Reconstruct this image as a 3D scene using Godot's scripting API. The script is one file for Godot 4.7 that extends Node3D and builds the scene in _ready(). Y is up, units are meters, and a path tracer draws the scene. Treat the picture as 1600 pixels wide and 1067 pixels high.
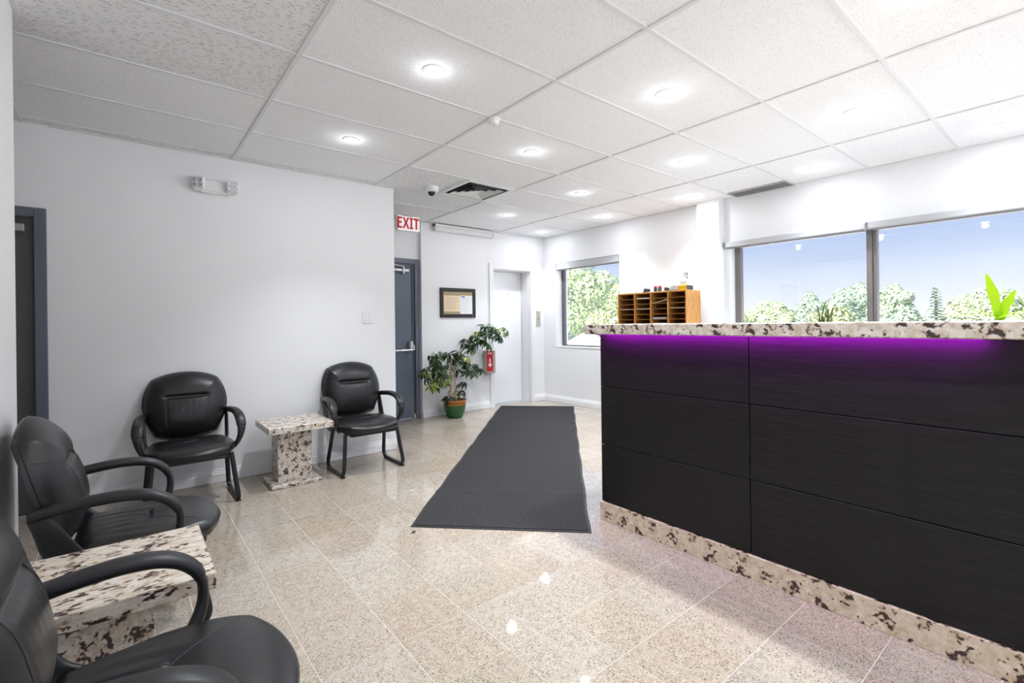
extends Node3D

const F_PX := 746.2          # focal length in pixels of the 1600 x 1067 frame
const EYE := Vector3(0, 1.25, 0)
const ROLL := 0.012118
const YAW := 0.891165         # angle of the view from +X towards -Z
const CEIL := 2.626
const WIN_X := 5.30
const BACK_Z := -5.74
const LEFT_Z := -4.50
const NEAR_X := -0.37
const EXPOSURE := 2.80
const LAMP_ENERGY := 0.92
const WIDE_ENERGY := 0.095
const GLOW_ENERGY := 0.005

var M := {}
var used := {}
var rng := RandomNumberGenerator.new()
var cam_right: Vector3
var cam_up: Vector3
var cam_fwd: Vector3

# ---------------------------------------------------------------- helpers
func numbered(called: String) -> String:
	if not used.has(called):
		used[called] = 0
		return called
	used[called] += 1
	return "%s_%03d" % [called, used[called]]

func tag(o: Node3D, label := "", category := "", group := "", kind := "") -> Node3D:
	if label: o.set_meta("label", label)
	if category: o.set_meta("category", category)
	if group: o.set_meta("group", group)
	if kind: o.set_meta("kind", kind)
	return o

func thing(called: String, label: String, category: String, at := Vector3.ZERO, turn := 0.0, group := "") -> Node3D:
	var o := Node3D.new()
	o.name = numbered(called)
	add_child(o)
	o.position = at
	o.rotation.y = turn
	tag(o, label, category, group)
	return o

func new_st() -> SurfaceTool:
	var st := SurfaceTool.new()
	st.begin(Mesh.PRIMITIVE_TRIANGLES)
	return st

func done(st: SurfaceTool) -> ArrayMesh:
	st.generate_normals()
	return st.commit()

func put(called: String, mesh: Mesh, m: Material, parent: Node = null, at := Vector3.ZERO) -> MeshInstance3D:
	var o := MeshInstance3D.new()
	o.mesh = mesh
	o.material_override = null
	if mesh.get_surface_count() > 0:
		for i in mesh.get_surface_count():
			o.set_surface_override_material(i, m)
	o.cast_shadow = GeometryInstance3D.SHADOW_CASTING_SETTING_ON
	if parent == null or parent == self:
		o.name = numbered(called)
		add_child(o)
	else:
		o.name = called
		parent.add_child(o, true)
	o.position = at
	return o

func obj(called: String, st: SurfaceTool, m: Material, parent: Node = null, at := Vector3.ZERO) -> MeshInstance3D:
	return put(called, done(st), m, parent, at)

func struct(called: String, st: SurfaceTool, m: Material, label: String, category: String) -> MeshInstance3D:
	var o := obj(called, st, m)
	tag(o, label, category, "", "structure")
	return o

func tri(st: SurfaceTool, a: Vector3, b: Vector3, c: Vector3, n: Vector3) -> void:
	if (b - a).cross(c - a).dot(n) > 0.0:
		var t := b
		b = c
		c = t
	st.add_vertex(a)
	st.add_vertex(b)
	st.add_vertex(c)

func quad(st: SurfaceTool, a: Vector3, b: Vector3, c: Vector3, d: Vector3, n: Vector3) -> void:
	tri(st, a, b, c, n)
	tri(st, a, c, d, n)

# a chamfered box: c centre, s size, b chamfer
func box(st: SurfaceTool, c: Vector3, s: Vector3, b := 0.0, xf := Transform3D.IDENTITY) -> void:
	st.set_smooth_group(-1)
	var h := s * 0.5
	b = minf(b, minf(h.x, minf(h.y, h.z)) * 0.95)
	if b <= 0.0:
		for ax in 3:
			for sg in [-1.0, 1.0]:
				var n := Vector3.ZERO
				n[ax] = sg
				var u := (ax + 1) % 3
				var v := (ax + 2) % 3
				var p := []
				for k in [[-1, -1], [1, -1], [1, 1], [-1, 1]]:
					var q := Vector3.ZERO
					q[ax] = h[ax] * sg
					q[u] = h[u] * k[0]
					q[v] = h[v] * k[1]
					p.append(xf * (c + q))
				quad(st, p[0], p[1], p[2], p[3], xf.basis * n)
		return
	var i := h - Vector3(b, b, b)
	for ax in 3:
		var u := (ax + 1) % 3
		var v := (ax + 2) % 3
		for sg in [-1.0, 1.0]:
			var n := Vector3.ZERO
			n[ax] = sg
			var p := []
			for k in [[-1, -1], [1, -1], [1, 1], [-1, 1]]:
				var q := Vector3.ZERO
				q[ax] = h[ax] * sg
				q[u] = i[u] * k[0]
				q[v] = i[v] * k[1]
				p.append(xf * (c + q))
			quad(st, p[0], p[1], p[2], p[3], xf.basis * n)
		# edges parallel to ax
		for su in [-1.0, 1.0]:
			for sv in [-1.0, 1.0]:
				var n2 := Vector3.ZERO
				n2[u] = su
				n2[v] = sv
				var e := []
				for k in [[-1.0, true], [1.0, true], [1.0, false], [-1.0, false]]:
					var q := Vector3.ZERO
					q[ax] = i[ax] * k[0]
					q[u] = (h[u] if k[1] else i[u]) * su
					q[v] = (i[v] if k[1] else h[v]) * sv
					e.append(xf * (c + q))
				quad(st, e[0], e[1], e[2], e[3], xf.basis * n2)
	for sx in [-1.0, 1.0]:
		for sy in [-1.0, 1.0]:
			for sz in [-1.0, 1.0]:
				var sgn := Vector3(sx, sy, sz)
				tri(st, xf * (c + sgn * Vector3(h.x, i.y, i.z)), xf * (c + sgn * Vector3(i.x, h.y, i.z)), xf * (c + sgn * Vector3(i.x, i.y, h.z)), xf.basis * sgn)

# box between two corners
func bx(st: SurfaceTool, a: Vector3, b: Vector3, bev := 0.0) -> void:
	box(st, (a + b) * 0.5, (b - a).abs(), bev)

# lathe round the y axis; profile of Vector2(radius, y) from bottom to top (outer side)
func lathe(st: SurfaceTool, prof: Array, seg := 32, c := Vector3.ZERO, smooth := true, xf := Transform3D.IDENTITY) -> void:
	st.set_smooth_group(0 if smooth else -1)
	for k in prof.size() - 1:
		var p: Vector2 = prof[k]
		var q: Vector2 = prof[k + 1]
		var d := q - p
		var nn := Vector2(d.y, -d.x)
		for s in seg:
			var a0 := TAU * s / seg
			var a1 := TAU * (s + 1) / seg
			var am := (a0 + a1) * 0.5
			var n := Vector3(cos(am) * nn.x, nn.y, sin(am) * nn.x)
			var v00 := Vector3(cos(a0) * p.x, p.y, sin(a0) * p.x) + c
			var v01 := Vector3(cos(a1) * p.x, p.y, sin(a1) * p.x) + c
			var v10 := Vector3(cos(a0) * q.x, q.y, sin(a0) * q.x) + c
			var v11 := Vector3(cos(a1) * q.x, q.y, sin(a1) * q.x) + c
			if p.x > 0.00001: tri(st, xf * v00, xf * v01, xf * v11, xf.basis * n)
			if q.x > 0.00001: tri(st, xf * v00, xf * v11, xf * v10, xf.basis * n)

# sweep: pts, radii Vector2(side radius, other radius); side = fixed sideways direction hint
func sweep(st: SurfaceTool, pts: Array, radii: Array, seg := 12, side := Vector3.RIGHT, power := 2.0) -> void:
	st.set_smooth_group(0)
	var rings := []
	var n := pts.size()
	for k in n:
		var t: Vector3 = (pts[mini(k + 1, n - 1)] - pts[maxi(k - 1, 0)]).normalized()
		var sd: Vector3 = (side - t * side.dot(t))
		if sd.length() < 0.05: sd = t.cross(Vector3.UP)
		sd = sd.normalized()
		var ot := t.cross(sd).normalized()
		var r: Vector2 = radii[mini(k, radii.size() - 1)]
		var ring := []
		for s in seg:
			var a := TAU * s / seg
			var ca := cos(a)
			var sa := sin(a)
			var cx: float = signf(ca) * pow(absf(ca), 2.0 / power)
			var cy: float = signf(sa) * pow(absf(sa), 2.0 / power)
			ring.append(pts[k] + sd * cx * r.x + ot * cy * r.y)
		rings.append(ring)
	for k in n - 1:
		for s in seg:
			var s1 := (s + 1) % seg
			var m: Vector3 = (rings[k][s] + rings[k][s1] + rings[k + 1][s] + rings[k + 1][s1]) * 0.25 - (pts[k] + pts[k + 1]) * 0.5
			quad(st, rings[k][s], rings[k][s1], rings[k + 1][s1], rings[k + 1][s], m)
	for e in [0, n - 1]:
		var t2: Vector3 = (pts[1] - pts[0]) if e == 0 else (pts[n - 1] - pts[n - 2])
		if e == 0: t2 = -t2
		st.set_smooth_group(-1)
		for s in seg:
			tri(st, pts[e], rings[e][s], rings[e][(s + 1) % seg], t2)

func tube(st: SurfaceTool, pts: Array, r: float, seg := 8) -> void:
	sweep(st, pts, [Vector2(r, r)], seg, Vector3(0.31, 0.57, 0.76))

# Catmull-Rom through points; each entry an Array of floats of one length
func spline(p: Array, sub: int) -> Array:
	var out := []
	for k in p.size() - 1:
		var a: Array = p[maxi(k - 1, 0)]
		var b: Array = p[k]
		var c: Array = p[k + 1]
		var d: Array = p[mini(k + 2, p.size() - 1)]
		for j in sub + (1 if k == p.size() - 2 else 0):
			var t := float(j) / sub
			var e := []
			for i in b.size():
				e.append(0.5 * (2.0 * b[i] + (c[i] - a[i]) * t + (2.0 * a[i] - 5.0 * b[i] + 4.0 * c[i] - d[i]) * t * t + (3.0 * b[i] - a[i] - 3.0 * c[i] + d[i]) * t * t * t))
			out.append(e)
	return out

# polyline with rounded corners
func rounded(p: Array, r: float, sub := 5) -> Array:
	var out := [p[0]]
	for k in range(1, p.size() - 1):
		var a: Vector3 = p[k - 1]
		var b: Vector3 = p[k]
		var c: Vector3 = p[k + 1]
		var rr := minf(r, minf((a - b).length(), (c - b).length()) * 0.48)
		var s := b + (a - b).normalized() * rr
		var e := b + (c - b).normalized() * rr
		for j in sub + 1:
			var t := float(j) / sub
			out.append(s.lerp(b, t).lerp(b.lerp(e, t), t))
	out.append(p[p.size() - 1])
	return out

# closed pillow: f(a, b, front) gives the point, a and b in -1..1
func pillow(st: SurfaceTool, f: Callable, nu: int, nv: int, centre: Vector3) -> void:
	st.set_smooth_group(0)
	for front in [true, false]:
		var g := []
		for j in nv + 1:
			var row := []
			for i in nu + 1:
				row.append(f.call(-1.0 + 2.0 * i / nu, -1.0 + 2.0 * j / nv, front))
			g.append(row)
		for j in nv:
			for i in nu:
				var m: Vector3 = (g[j][i] + g[j + 1][i + 1]) * 0.5 - centre
				# orientation from the grid itself
				var n: Vector3 = (g[j][i + 1] - g[j][i]).cross(g[j + 1][i] - g[j][i])
				if not front: n = -n
				if n.length() < 1e-9: n = m
				quad(st, g[j][i], g[j][i + 1], g[j + 1][i + 1], g[j + 1][i], n)

func project(p: Vector3) -> Vector3:      # pixel in the 1600 x 1067 frame and distance
	var d := p - EYE
	var z := d.dot(cam_fwd)
	if z < 0.05: return Vector3(-9999, -9999, z)
	return Vector3(800.0 + F_PX * d.dot(cam_right) / z, 505.7 - F_PX * d.dot(cam_up) / z, z)

# ---------------------------------------------------------------- materials
func mat(called: String, c: Color, rough := 0.6, metal := 0.0, spec := 0.5) -> StandardMaterial3D:
	var m := StandardMaterial3D.new()
	m.resource_name = called
	m.albedo_color = c
	m.roughness = rough
	m.metallic = metal
	m.metallic_specular = spec
	M[called] = m
	return m

func c8(r: float, g: float, b: float) -> Color:
	return Color(r / 255.0, g / 255.0, b / 255.0)

func noise_tex(seed_: int, freq: float, size: int, ramp: Array, octaves := 4, normal := false, strength := 2.0, type := FastNoiseLite.TYPE_SIMPLEX_SMOOTH) -> NoiseTexture2D:
	var n := FastNoiseLite.new()
	n.seed = seed_
	n.frequency = freq
	n.fractal_octaves = octaves
	n.noise_type = type
	var t := NoiseTexture2D.new()
	t.width = size
	t.height = size
	t.seamless = true
	t.noise = n
	if normal:
		t.as_normal_map = true
		t.bump_strength = strength
	if ramp.size():
		var g := Gradient.new()
		var offs := PackedFloat32Array()
		var cols := PackedColorArray()
		for k in ramp:
			offs.append(k[0])
			cols.append(k[1])
		g.offsets = offs
		g.colors = cols
		t.color_ramp = g
	return t

func noise_bytes(seed_: int, freq: float, size: int, type: int, octaves: int, cell := -1) -> PackedByteArray:
	var n := FastNoiseLite.new()
	n.seed = seed_
	n.frequency = freq
	n.noise_type = type
	n.fractal_octaves = octaves
	if octaves <= 1: n.fractal_type = FastNoiseLite.FRACTAL_NONE
	if cell >= 0: n.cellular_return_type = cell
	var im := n.get_seamless_image(size, size)
	im.convert(Image.FORMAT_L8)
	return im.get_data()

func triplanar(m: StandardMaterial3D, scale: Vector3, world := false) -> StandardMaterial3D:
	m.uv1_triplanar = true
	m.uv1_world_triplanar = world
	m.uv1_scale = scale
	return m

# polished tan granite of the floor
func granite_image() -> ImageTexture:
	var s := 1024
	var cell := noise_bytes(3, 0.17, s, FastNoiseLite.TYPE_CELLULAR, 1, FastNoiseLite.RETURN_CELL_VALUE)
	var fine := noise_bytes(5, 0.25, s, FastNoiseLite.TYPE_SIMPLEX_SMOOTH, 2)
	var big := noise_bytes(8, 0.012, s, FastNoiseLite.TYPE_SIMPLEX_SMOOTH, 3)
	var d := PackedByteArray()
	d.resize(s * s * 3)
	for i in s * s:
		var v: float = cell[i] / 255.0
		var f: float = (fine[i] - 128.0) / 128.0
		var b: float = (big[i] - 128.0) / 128.0
		var r := 190.0
		var g := 180.0
		var bl := 168.0
		if v < 0.07:
			r = 92.0; g = 80.0; bl = 70.0
		elif v < 0.26:
			r = 168.0; g = 152.0; bl = 134.0
		elif v > 0.86:
			r = 208.0; g = 200.0; bl = 190.0
		elif v > 0.62:
			r = 190.0; g = 183.0; bl = 174.0
		var k: float = f * 16.0 + b * 9.0
		d[i * 3] = clampi(int(r + k), 0, 255)
		d[i * 3 + 1] = clampi(int(g + k), 0, 255)
		d[i * 3 + 2] = clampi(int(bl + k * 0.9), 0, 255)
	return ImageTexture.create_from_image(Image.create_from_data(s, s, false, Image.FORMAT_RGB8, d))

# cream stone with dark clusters
func stone_image(seed_: int, thr: float) -> ImageTexture:
	var s := 1024
	var big := noise_bytes(seed_, 0.008, s, FastNoiseLite.TYPE_SIMPLEX_SMOOTH, 2)
	var mid := noise_bytes(seed_ + 1, 0.030, s, FastNoiseLite.TYPE_SIMPLEX_SMOOTH, 5)
	var cell := noise_bytes(seed_ + 2, 0.085, s, FastNoiseLite.TYPE_CELLULAR, 1, FastNoiseLite.RETURN_CELL_VALUE)
	var fine := noise_bytes(seed_ + 3, 0.16, s, FastNoiseLite.TYPE_SIMPLEX_SMOOTH, 2)
	var warm := noise_bytes(seed_ + 4, 0.014, s, FastNoiseLite.TYPE_SIMPLEX_SMOOTH, 4)
	var d := PackedByteArray()
	d.resize(s * s * 3)
	for i in s * s:
		var b: float = (big[i] - 128.0) / 128.0
		var m: float = (mid[i] - 128.0) / 128.0
		var c: float = cell[i] / 255.0
		var f: float = (fine[i] - 128.0) / 128.0
		var w: float = (warm[i] - 128.0) / 128.0
		var dark: float = b * 0.95 + m * 0.95 + (c - 0.5) * 0.34 + f * 0.16
		var col := Vector3(218, 208, 196)
		col = col.lerp(Vector3(196, 178, 158), smoothstep(0.05, 0.55, w + f * 0.15) * 0.7)
		col = col.lerp(Vector3(228, 222, 214), smoothstep(0.1, 0.5, -w))
		col += Vector3(1, 1, 1) * (f * 9.0 + (c - 0.5) * 14.0)
		var k1: float = smoothstep(thr - 0.20, thr + 0.02, dark)
		col = col.lerp(Vector3(150, 122, 108), k1 * 0.75)
		var k2: float = smoothstep(thr + 0.02, thr + 0.16, dark)
		col = col.lerp(Vector3(58, 48, 48), k2 * 0.95)
		d[i * 3] = clampi(int(col.x), 0, 255)
		d[i * 3 + 1] = clampi(int(col.y), 0, 255)
		d[i * 3 + 2] = clampi(int(col.z), 0, 255)
	return ImageTexture.create_from_image(Image.create_from_data(s, s, false, Image.FORMAT_RGB8, d))

func ceiling_image(fissured: bool) -> ImageTexture:
	var s := 1024
	var im := Image.create(s, s, false, Image.FORMAT_RGB8)
	var base := Color(0.95, 0.95, 0.955) if not fissured else Color(0.92, 0.92, 0.92)
	im.fill(base)
	var r := RandomNumberGenerator.new()
	r.seed = 77 if fissured else 78
	if fissured:
		for k in 820:
			var x := r.randf() * s
			var y := r.randf() * s
			var n := r.randi_range(4, 22)
			var dk := r.randf_range(0.26, 0.58)
			for j in n:
				im.fill_rect(Rect2i(int(x) % s, int(y) % s, 2, r.randi_range(2, 3)), Color(dk, dk, dk))
				x += 1.6
				y += r.randf_range(-1.2, 1.2)
				if y < 0: y += s
		for k in 2600:
			var g := r.randf_range(0.55, 0.75)
			im.fill_rect(Rect2i(r.randi() % s, r.randi() % s, 2, 2), Color(g, g, g))
	else:
		for k in 17000:
			var g := r.randf_range(0.62, 0.84)
			var w := r.randi_range(1, 2)
			im.fill_rect(Rect2i(r.randi() % s, r.randi() % s, w, w), Color(g, g, g))
	return ImageTexture.create_from_image(im)

func make_materials() -> void:
	mat("wall paint", c8(240, 240, 242), 0.55, 0.0, 0.35)
	mat("trim paint", c8(238, 238, 239), 0.35)
	mat("grid metal", c8(222, 222, 223), 0.5)
	mat("plenum", c8(120, 120, 120), 0.9)
	mat("grout", c8(232, 225, 214), 0.8)
	var granite := granite_image()
	var tones := [Color(0.93, 0.922, 0.91), Color(0.905, 0.886, 0.863), Color(0.925, 0.902, 0.88), Color(0.895, 0.888, 0.88), Color(0.915, 0.888, 0.86)]
	for k in tones.size():
		var m := mat("floor granite %d" % k, tones[k], 0.035, 0.0, 0.62)
		m.albedo_texture = granite
		triplanar(m, Vector3(2, 2, 2), true)
		m.uv1_offset = Vector3(0.37 * k, 0.0, 0.21 * k)
	var st1 := stone_image(21, 0.36)
	for k in 3:
		var m := mat("cream stone %d" % k, [Color(0.99, 0.99, 0.99), Color(0.96, 0.95, 0.94), Color(0.95, 0.915, 0.86)][k], 0.32)
		m.albedo_texture = st1
		triplanar(m, [Vector3(1.8, 1.8, 1.8), Vector3(1.25, 1.25, 1.25), Vector3(1.05, 1.05, 1.05)][k])
		m.uv1_offset = Vector3(0.31 * k, 0.17 * k, 0.43 * k)
	var streak := mat("streaked stone", Color(0.99, 0.975, 0.955), 0.22)
	streak.albedo_texture = stone_image(57, 0.44)
	triplanar(streak, Vector3(1.0, 2.0, 2.3))
	var lam := mat("dark laminate", Color(1, 1, 1), 0.5, 0.0, 0.4)
	lam.albedo_texture = noise_tex(12, 0.02, 512, [[0.25, c8(15, 14, 14)], [0.5, c8(20, 19, 19)], [0.75, c8(29, 28, 28)]], 5)
	triplanar(lam, Vector3(0.3, 14.0, 0.3))
	var leather := mat("black leather", c8(27, 27, 29), 0.33, 0.0, 0.5)
	leather.normal_enabled = true
	leather.normal_texture = noise_tex(4, 0.06, 512, [], 3, true, 1.2)
	leather.normal_scale = 0.35
	triplanar(leather, Vector3(9, 9, 9))
	mat("black plastic", c8(29, 29, 31), 0.40)
	mat("black metal", c8(27, 27, 29), 0.32)
	mat("seam thread", c8(50, 50, 54), 0.55)
	mat("rubber", c8(24, 24, 24), 0.7)
	var carpet := mat("charcoal carpet", Color(1, 1, 1), 0.95, 0.0, 0.2)
	carpet.albedo_texture = noise_tex(31, 0.13, 512, [[0.3, c8(36, 36, 37)], [0.5, c8(58, 57, 58)], [0.72, c8(86, 85, 86)]], 4)
	carpet.normal_enabled = true
	carpet.normal_texture = noise_tex(32, 0.2, 512, [], 2, true, 4.0)
	triplanar(carpet, Vector3(1.7, 1.7, 1.7))
	mat("mat rubber", c8(38, 38, 40), 0.6)
	mat("door slate", c8(100, 111, 125), 0.4)
	mat("frame slate", c8(98, 104, 117), 0.4)
	mat("door brown grey", c8(92, 88, 90), 0.5)
	mat("steel", c8(196, 196, 198), 0.28, 0.9)
	mat("nickel plate", c8(190, 184, 176), 0.38, 0.6)
	mat("white plastic", c8(236, 236, 237), 0.35)
	mat("off white enamel", c8(228, 230, 228), 0.4)
	mat("grey plastic", c8(150, 150, 152), 0.5)
	mat("elevator white", c8(236, 236, 238), 0.38)
	mat("dark gap", c8(30, 30, 32), 0.9)
	mat("window frame", c8(96, 94, 96), 0.4, 0.3)
	mat("mullion", c8(128, 122, 120), 0.4, 0.3)
	mat("blind fabric", c8(186, 186, 190), 0.6)
	mat("sign red", c8(214, 24, 36), 0.5)
	var face := mat("sign face", c8(240, 234, 234), 0.5)
	face.emission_enabled = true
	face.emission = c8(255, 240, 240)
	face.emission_energy_multiplier = 0.12
	mat("extinguisher red", c8(206, 22, 38), 0.4)
	mat("paper", c8(240, 241, 244), 0.8)
	mat("buff paper", c8(236, 214, 184), 0.8)
	mat("ink grey", c8(120, 112, 104), 0.8)
	mat("ink blue", c8(58, 108, 186), 0.8)
	var cork := mat("cork", Color(1, 1, 1), 0.9)
	cork.albedo_texture = noise_tex(41, 0.2, 256, [[0.3, c8(150, 134, 104)], [0.7, c8(196, 180, 146)]], 3)
	triplanar(cork, Vector3(3, 3, 3))
	mat("dark frame wood", c8(40, 36, 36), 0.4)
	var oak := mat("honey oak", Color(1, 1, 1), 0.42)
	oak.albedo_texture = noise_tex(51, 0.02, 256, [[0.25, c8(196, 132, 58)], [0.6, c8(218, 158, 80)], [0.8, c8(228, 174, 98)]], 4)
	triplanar(oak, Vector3(9, 1.2, 9))
	mat("oak dark shelf", c8(150, 98, 50), 0.6)
	mat("cabinet white", c8(214, 212, 208), 0.5)
	mat("dark grey card", c8(74, 72, 82), 0.5)
	mat("yellow box", c8(232, 188, 40), 0.5)
	mat("clear white", c8(228, 232, 238), 0.3)
	mat("pot green", c8(34, 92, 44), 0.16)
	mat("pot amber", c8(160, 98, 38), 0.2)
	mat("soil", c8(66, 46, 34), 0.95)
	mat("cane", c8(204, 166, 128), 0.7)
	mat("twig", c8(98, 104, 62), 0.7)
	for k in 4:
		var lf := mat("leaf %d" % k, [c8(24, 46, 22), c8(36, 62, 28), c8(56, 82, 30), c8(128, 142, 52)][k], 0.3)
		lf.cull_mode = BaseMaterial3D.CULL_DISABLED
		lf.backlight_enabled = true
		lf.backlight = [c8(20, 40, 14), c8(30, 54, 18), c8(50, 80, 20), c8(90, 100, 30)][k]
	var bl := mat("bright leaf", c8(150, 196, 20), 0.4)
	bl.cull_mode = BaseMaterial3D.CULL_DISABLED
	bl.backlight_enabled = true
	bl.backlight = c8(170, 200, 20)
	var gl := mat("grass blade", c8(98, 112, 62), 0.5)
	gl.cull_mode = BaseMaterial3D.CULL_DISABLED
	mat("terracotta", c8(150, 92, 66), 0.8)
	var glass := mat("pane glass", Color(0.97, 0.99, 1.0, 0.04), 0.0)
	glass.transparency = BaseMaterial3D.TRANSPARENCY_ALPHA
	var lamp := mat("lamp lens", Color(1, 1, 1), 0.4)
	lamp.emission_enabled = true
	lamp.emission = Color(1, 1, 1)
	lamp.emission_energy_multiplier = 4.0
	var led := mat("violet diode strip", c8(150, 40, 190), 0.4)
	led.emission_enabled = true
	led.emission = Color(0.72, 0.05, 0.85)
	led.emission_energy_multiplier = 0.25
	var ct := mat("dotted ceiling tile", Color(1, 1, 1), 0.9, 0.0, 0.2)
	ct.albedo_texture = ceiling_image(false)
	triplanar(ct, Vector3(0.816, 0.816, 0.816), true)
	var cf := mat("fissured ceiling tile", Color(1, 1, 1), 0.9, 0.0, 0.2)
	cf.albedo_texture = ceiling_image(true)
	triplanar(cf, Vector3(1.63, 1.63, 1.63), true)
	var ext := [c8(148, 164, 124), c8(140, 158, 128), c8(134, 154, 134), c8(156, 166, 124)]
	for k in 4:
		var t := mat("outdoor foliage %d" % k, ext[k], 0.8, 0.0, 0.2)
		t.cull_mode = BaseMaterial3D.CULL_DISABLED
		t.backlight_enabled = true
		t.backlight = Color(ext[k].r * 0.8, ext[k].g * 0.8, ext[k].b * 0.7)
	mat("conifer needles", c8(104, 128, 108), 0.8).cull_mode = BaseMaterial3D.CULL_DISABLED
	mat("bark", c8(120, 104, 88), 0.9)
	mat("lawn", c8(206, 208, 212), 0.9)
	mat("pale shingle", c8(186, 176, 172), 0.8)
	mat("house siding", c8(156, 154, 152), 0.8)
	mat("house pane", c8(120, 140, 160), 0.2)
	mat("emergency lens", c8(222, 224, 228), 0.12)
	mat("camera dome", c8(24, 26, 40), 0.08)
	mat("silver louvre", c8(176, 176, 178), 0.45, 0.3)
	mat("exterior wall", c8(190, 184, 176), 0.9)

# ---------------------------------------------------------------- scene
func _ready() -> void:
	rng.seed = 11
	var right := Vector3(sin(YAW), 0, cos(YAW))
	cam_fwd = Vector3(cos(YAW), 0, -sin(YAW))
	cam_right = right * cos(ROLL) - Vector3.UP * sin(ROLL)
	cam_up = right * sin(ROLL) + Vector3.UP * cos(ROLL)
	var cam := Camera3D.new()
	cam.name = "camera"
	add_child(cam)
	cam.transform = Transform3D(Basis(cam_right, cam_up, -cam_fwd), EYE)
	cam.near = 0.05
	cam.far = 400.0
	cam.projection = Camera3D.PROJECTION_FRUSTUM
	cam.size = 0.05 * 1067.0 / F_PX
	cam.frustum_offset = Vector2(0, -27.8 * 0.05 / F_PX)
	cam.current = true
	var we := WorldEnvironment.new()
	we.name = "world"
	var env := Environment.new()
	env.background_mode = Environment.BG_SKY
	var sky := Sky.new()
	var sm := ProceduralSkyMaterial.new()
	sm.sky_top_color = c8(86, 154, 236)
	sm.sky_horizon_color = c8(252, 253, 255)
	sm.sky_curve = 0.115
	sm.ground_bottom_color = c8(170, 180, 150)
	sm.ground_horizon_color = c8(215, 222, 210)
	sm.sky_energy_multiplier = 0.655
	sm.sun_angle_max = 0.0
	sky.sky_material = sm
	env.sky = sky
	env.ambient_light_source = Environment.AMBIENT_SOURCE_SKY
	env.tonemap_mode = Environment.TONE_MAPPER_LINEAR
	env.tonemap_exposure = EXPOSURE
	env.sdfgi_enabled = true
	env.ssao_enabled = true
	env.ssil_enabled = true
	we.environment = env
	add_child(we)
	var sun := DirectionalLight3D.new()
	sun.name = "sun"
	sun.light_energy = 2.7
	sun.light_color = Color(1.0, 0.985, 0.96)
	sun.shadow_enabled = true
	sun.light_angular_distance = 1.0
	add_child(sun)
	sun.look_at_from_position(Vector3.ZERO, Vector3(0.58, -0.75, 0.22))
	make_materials()
	build_shell()
	build_ceiling()
	build_doors()
	build_windows()
	build_counter()
	build_rug()
	build_chairs()
	build_stone_tables()
	build_wall_fittings()
	build_plant()
	build_back_cabinet()
	build_outside()

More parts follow.
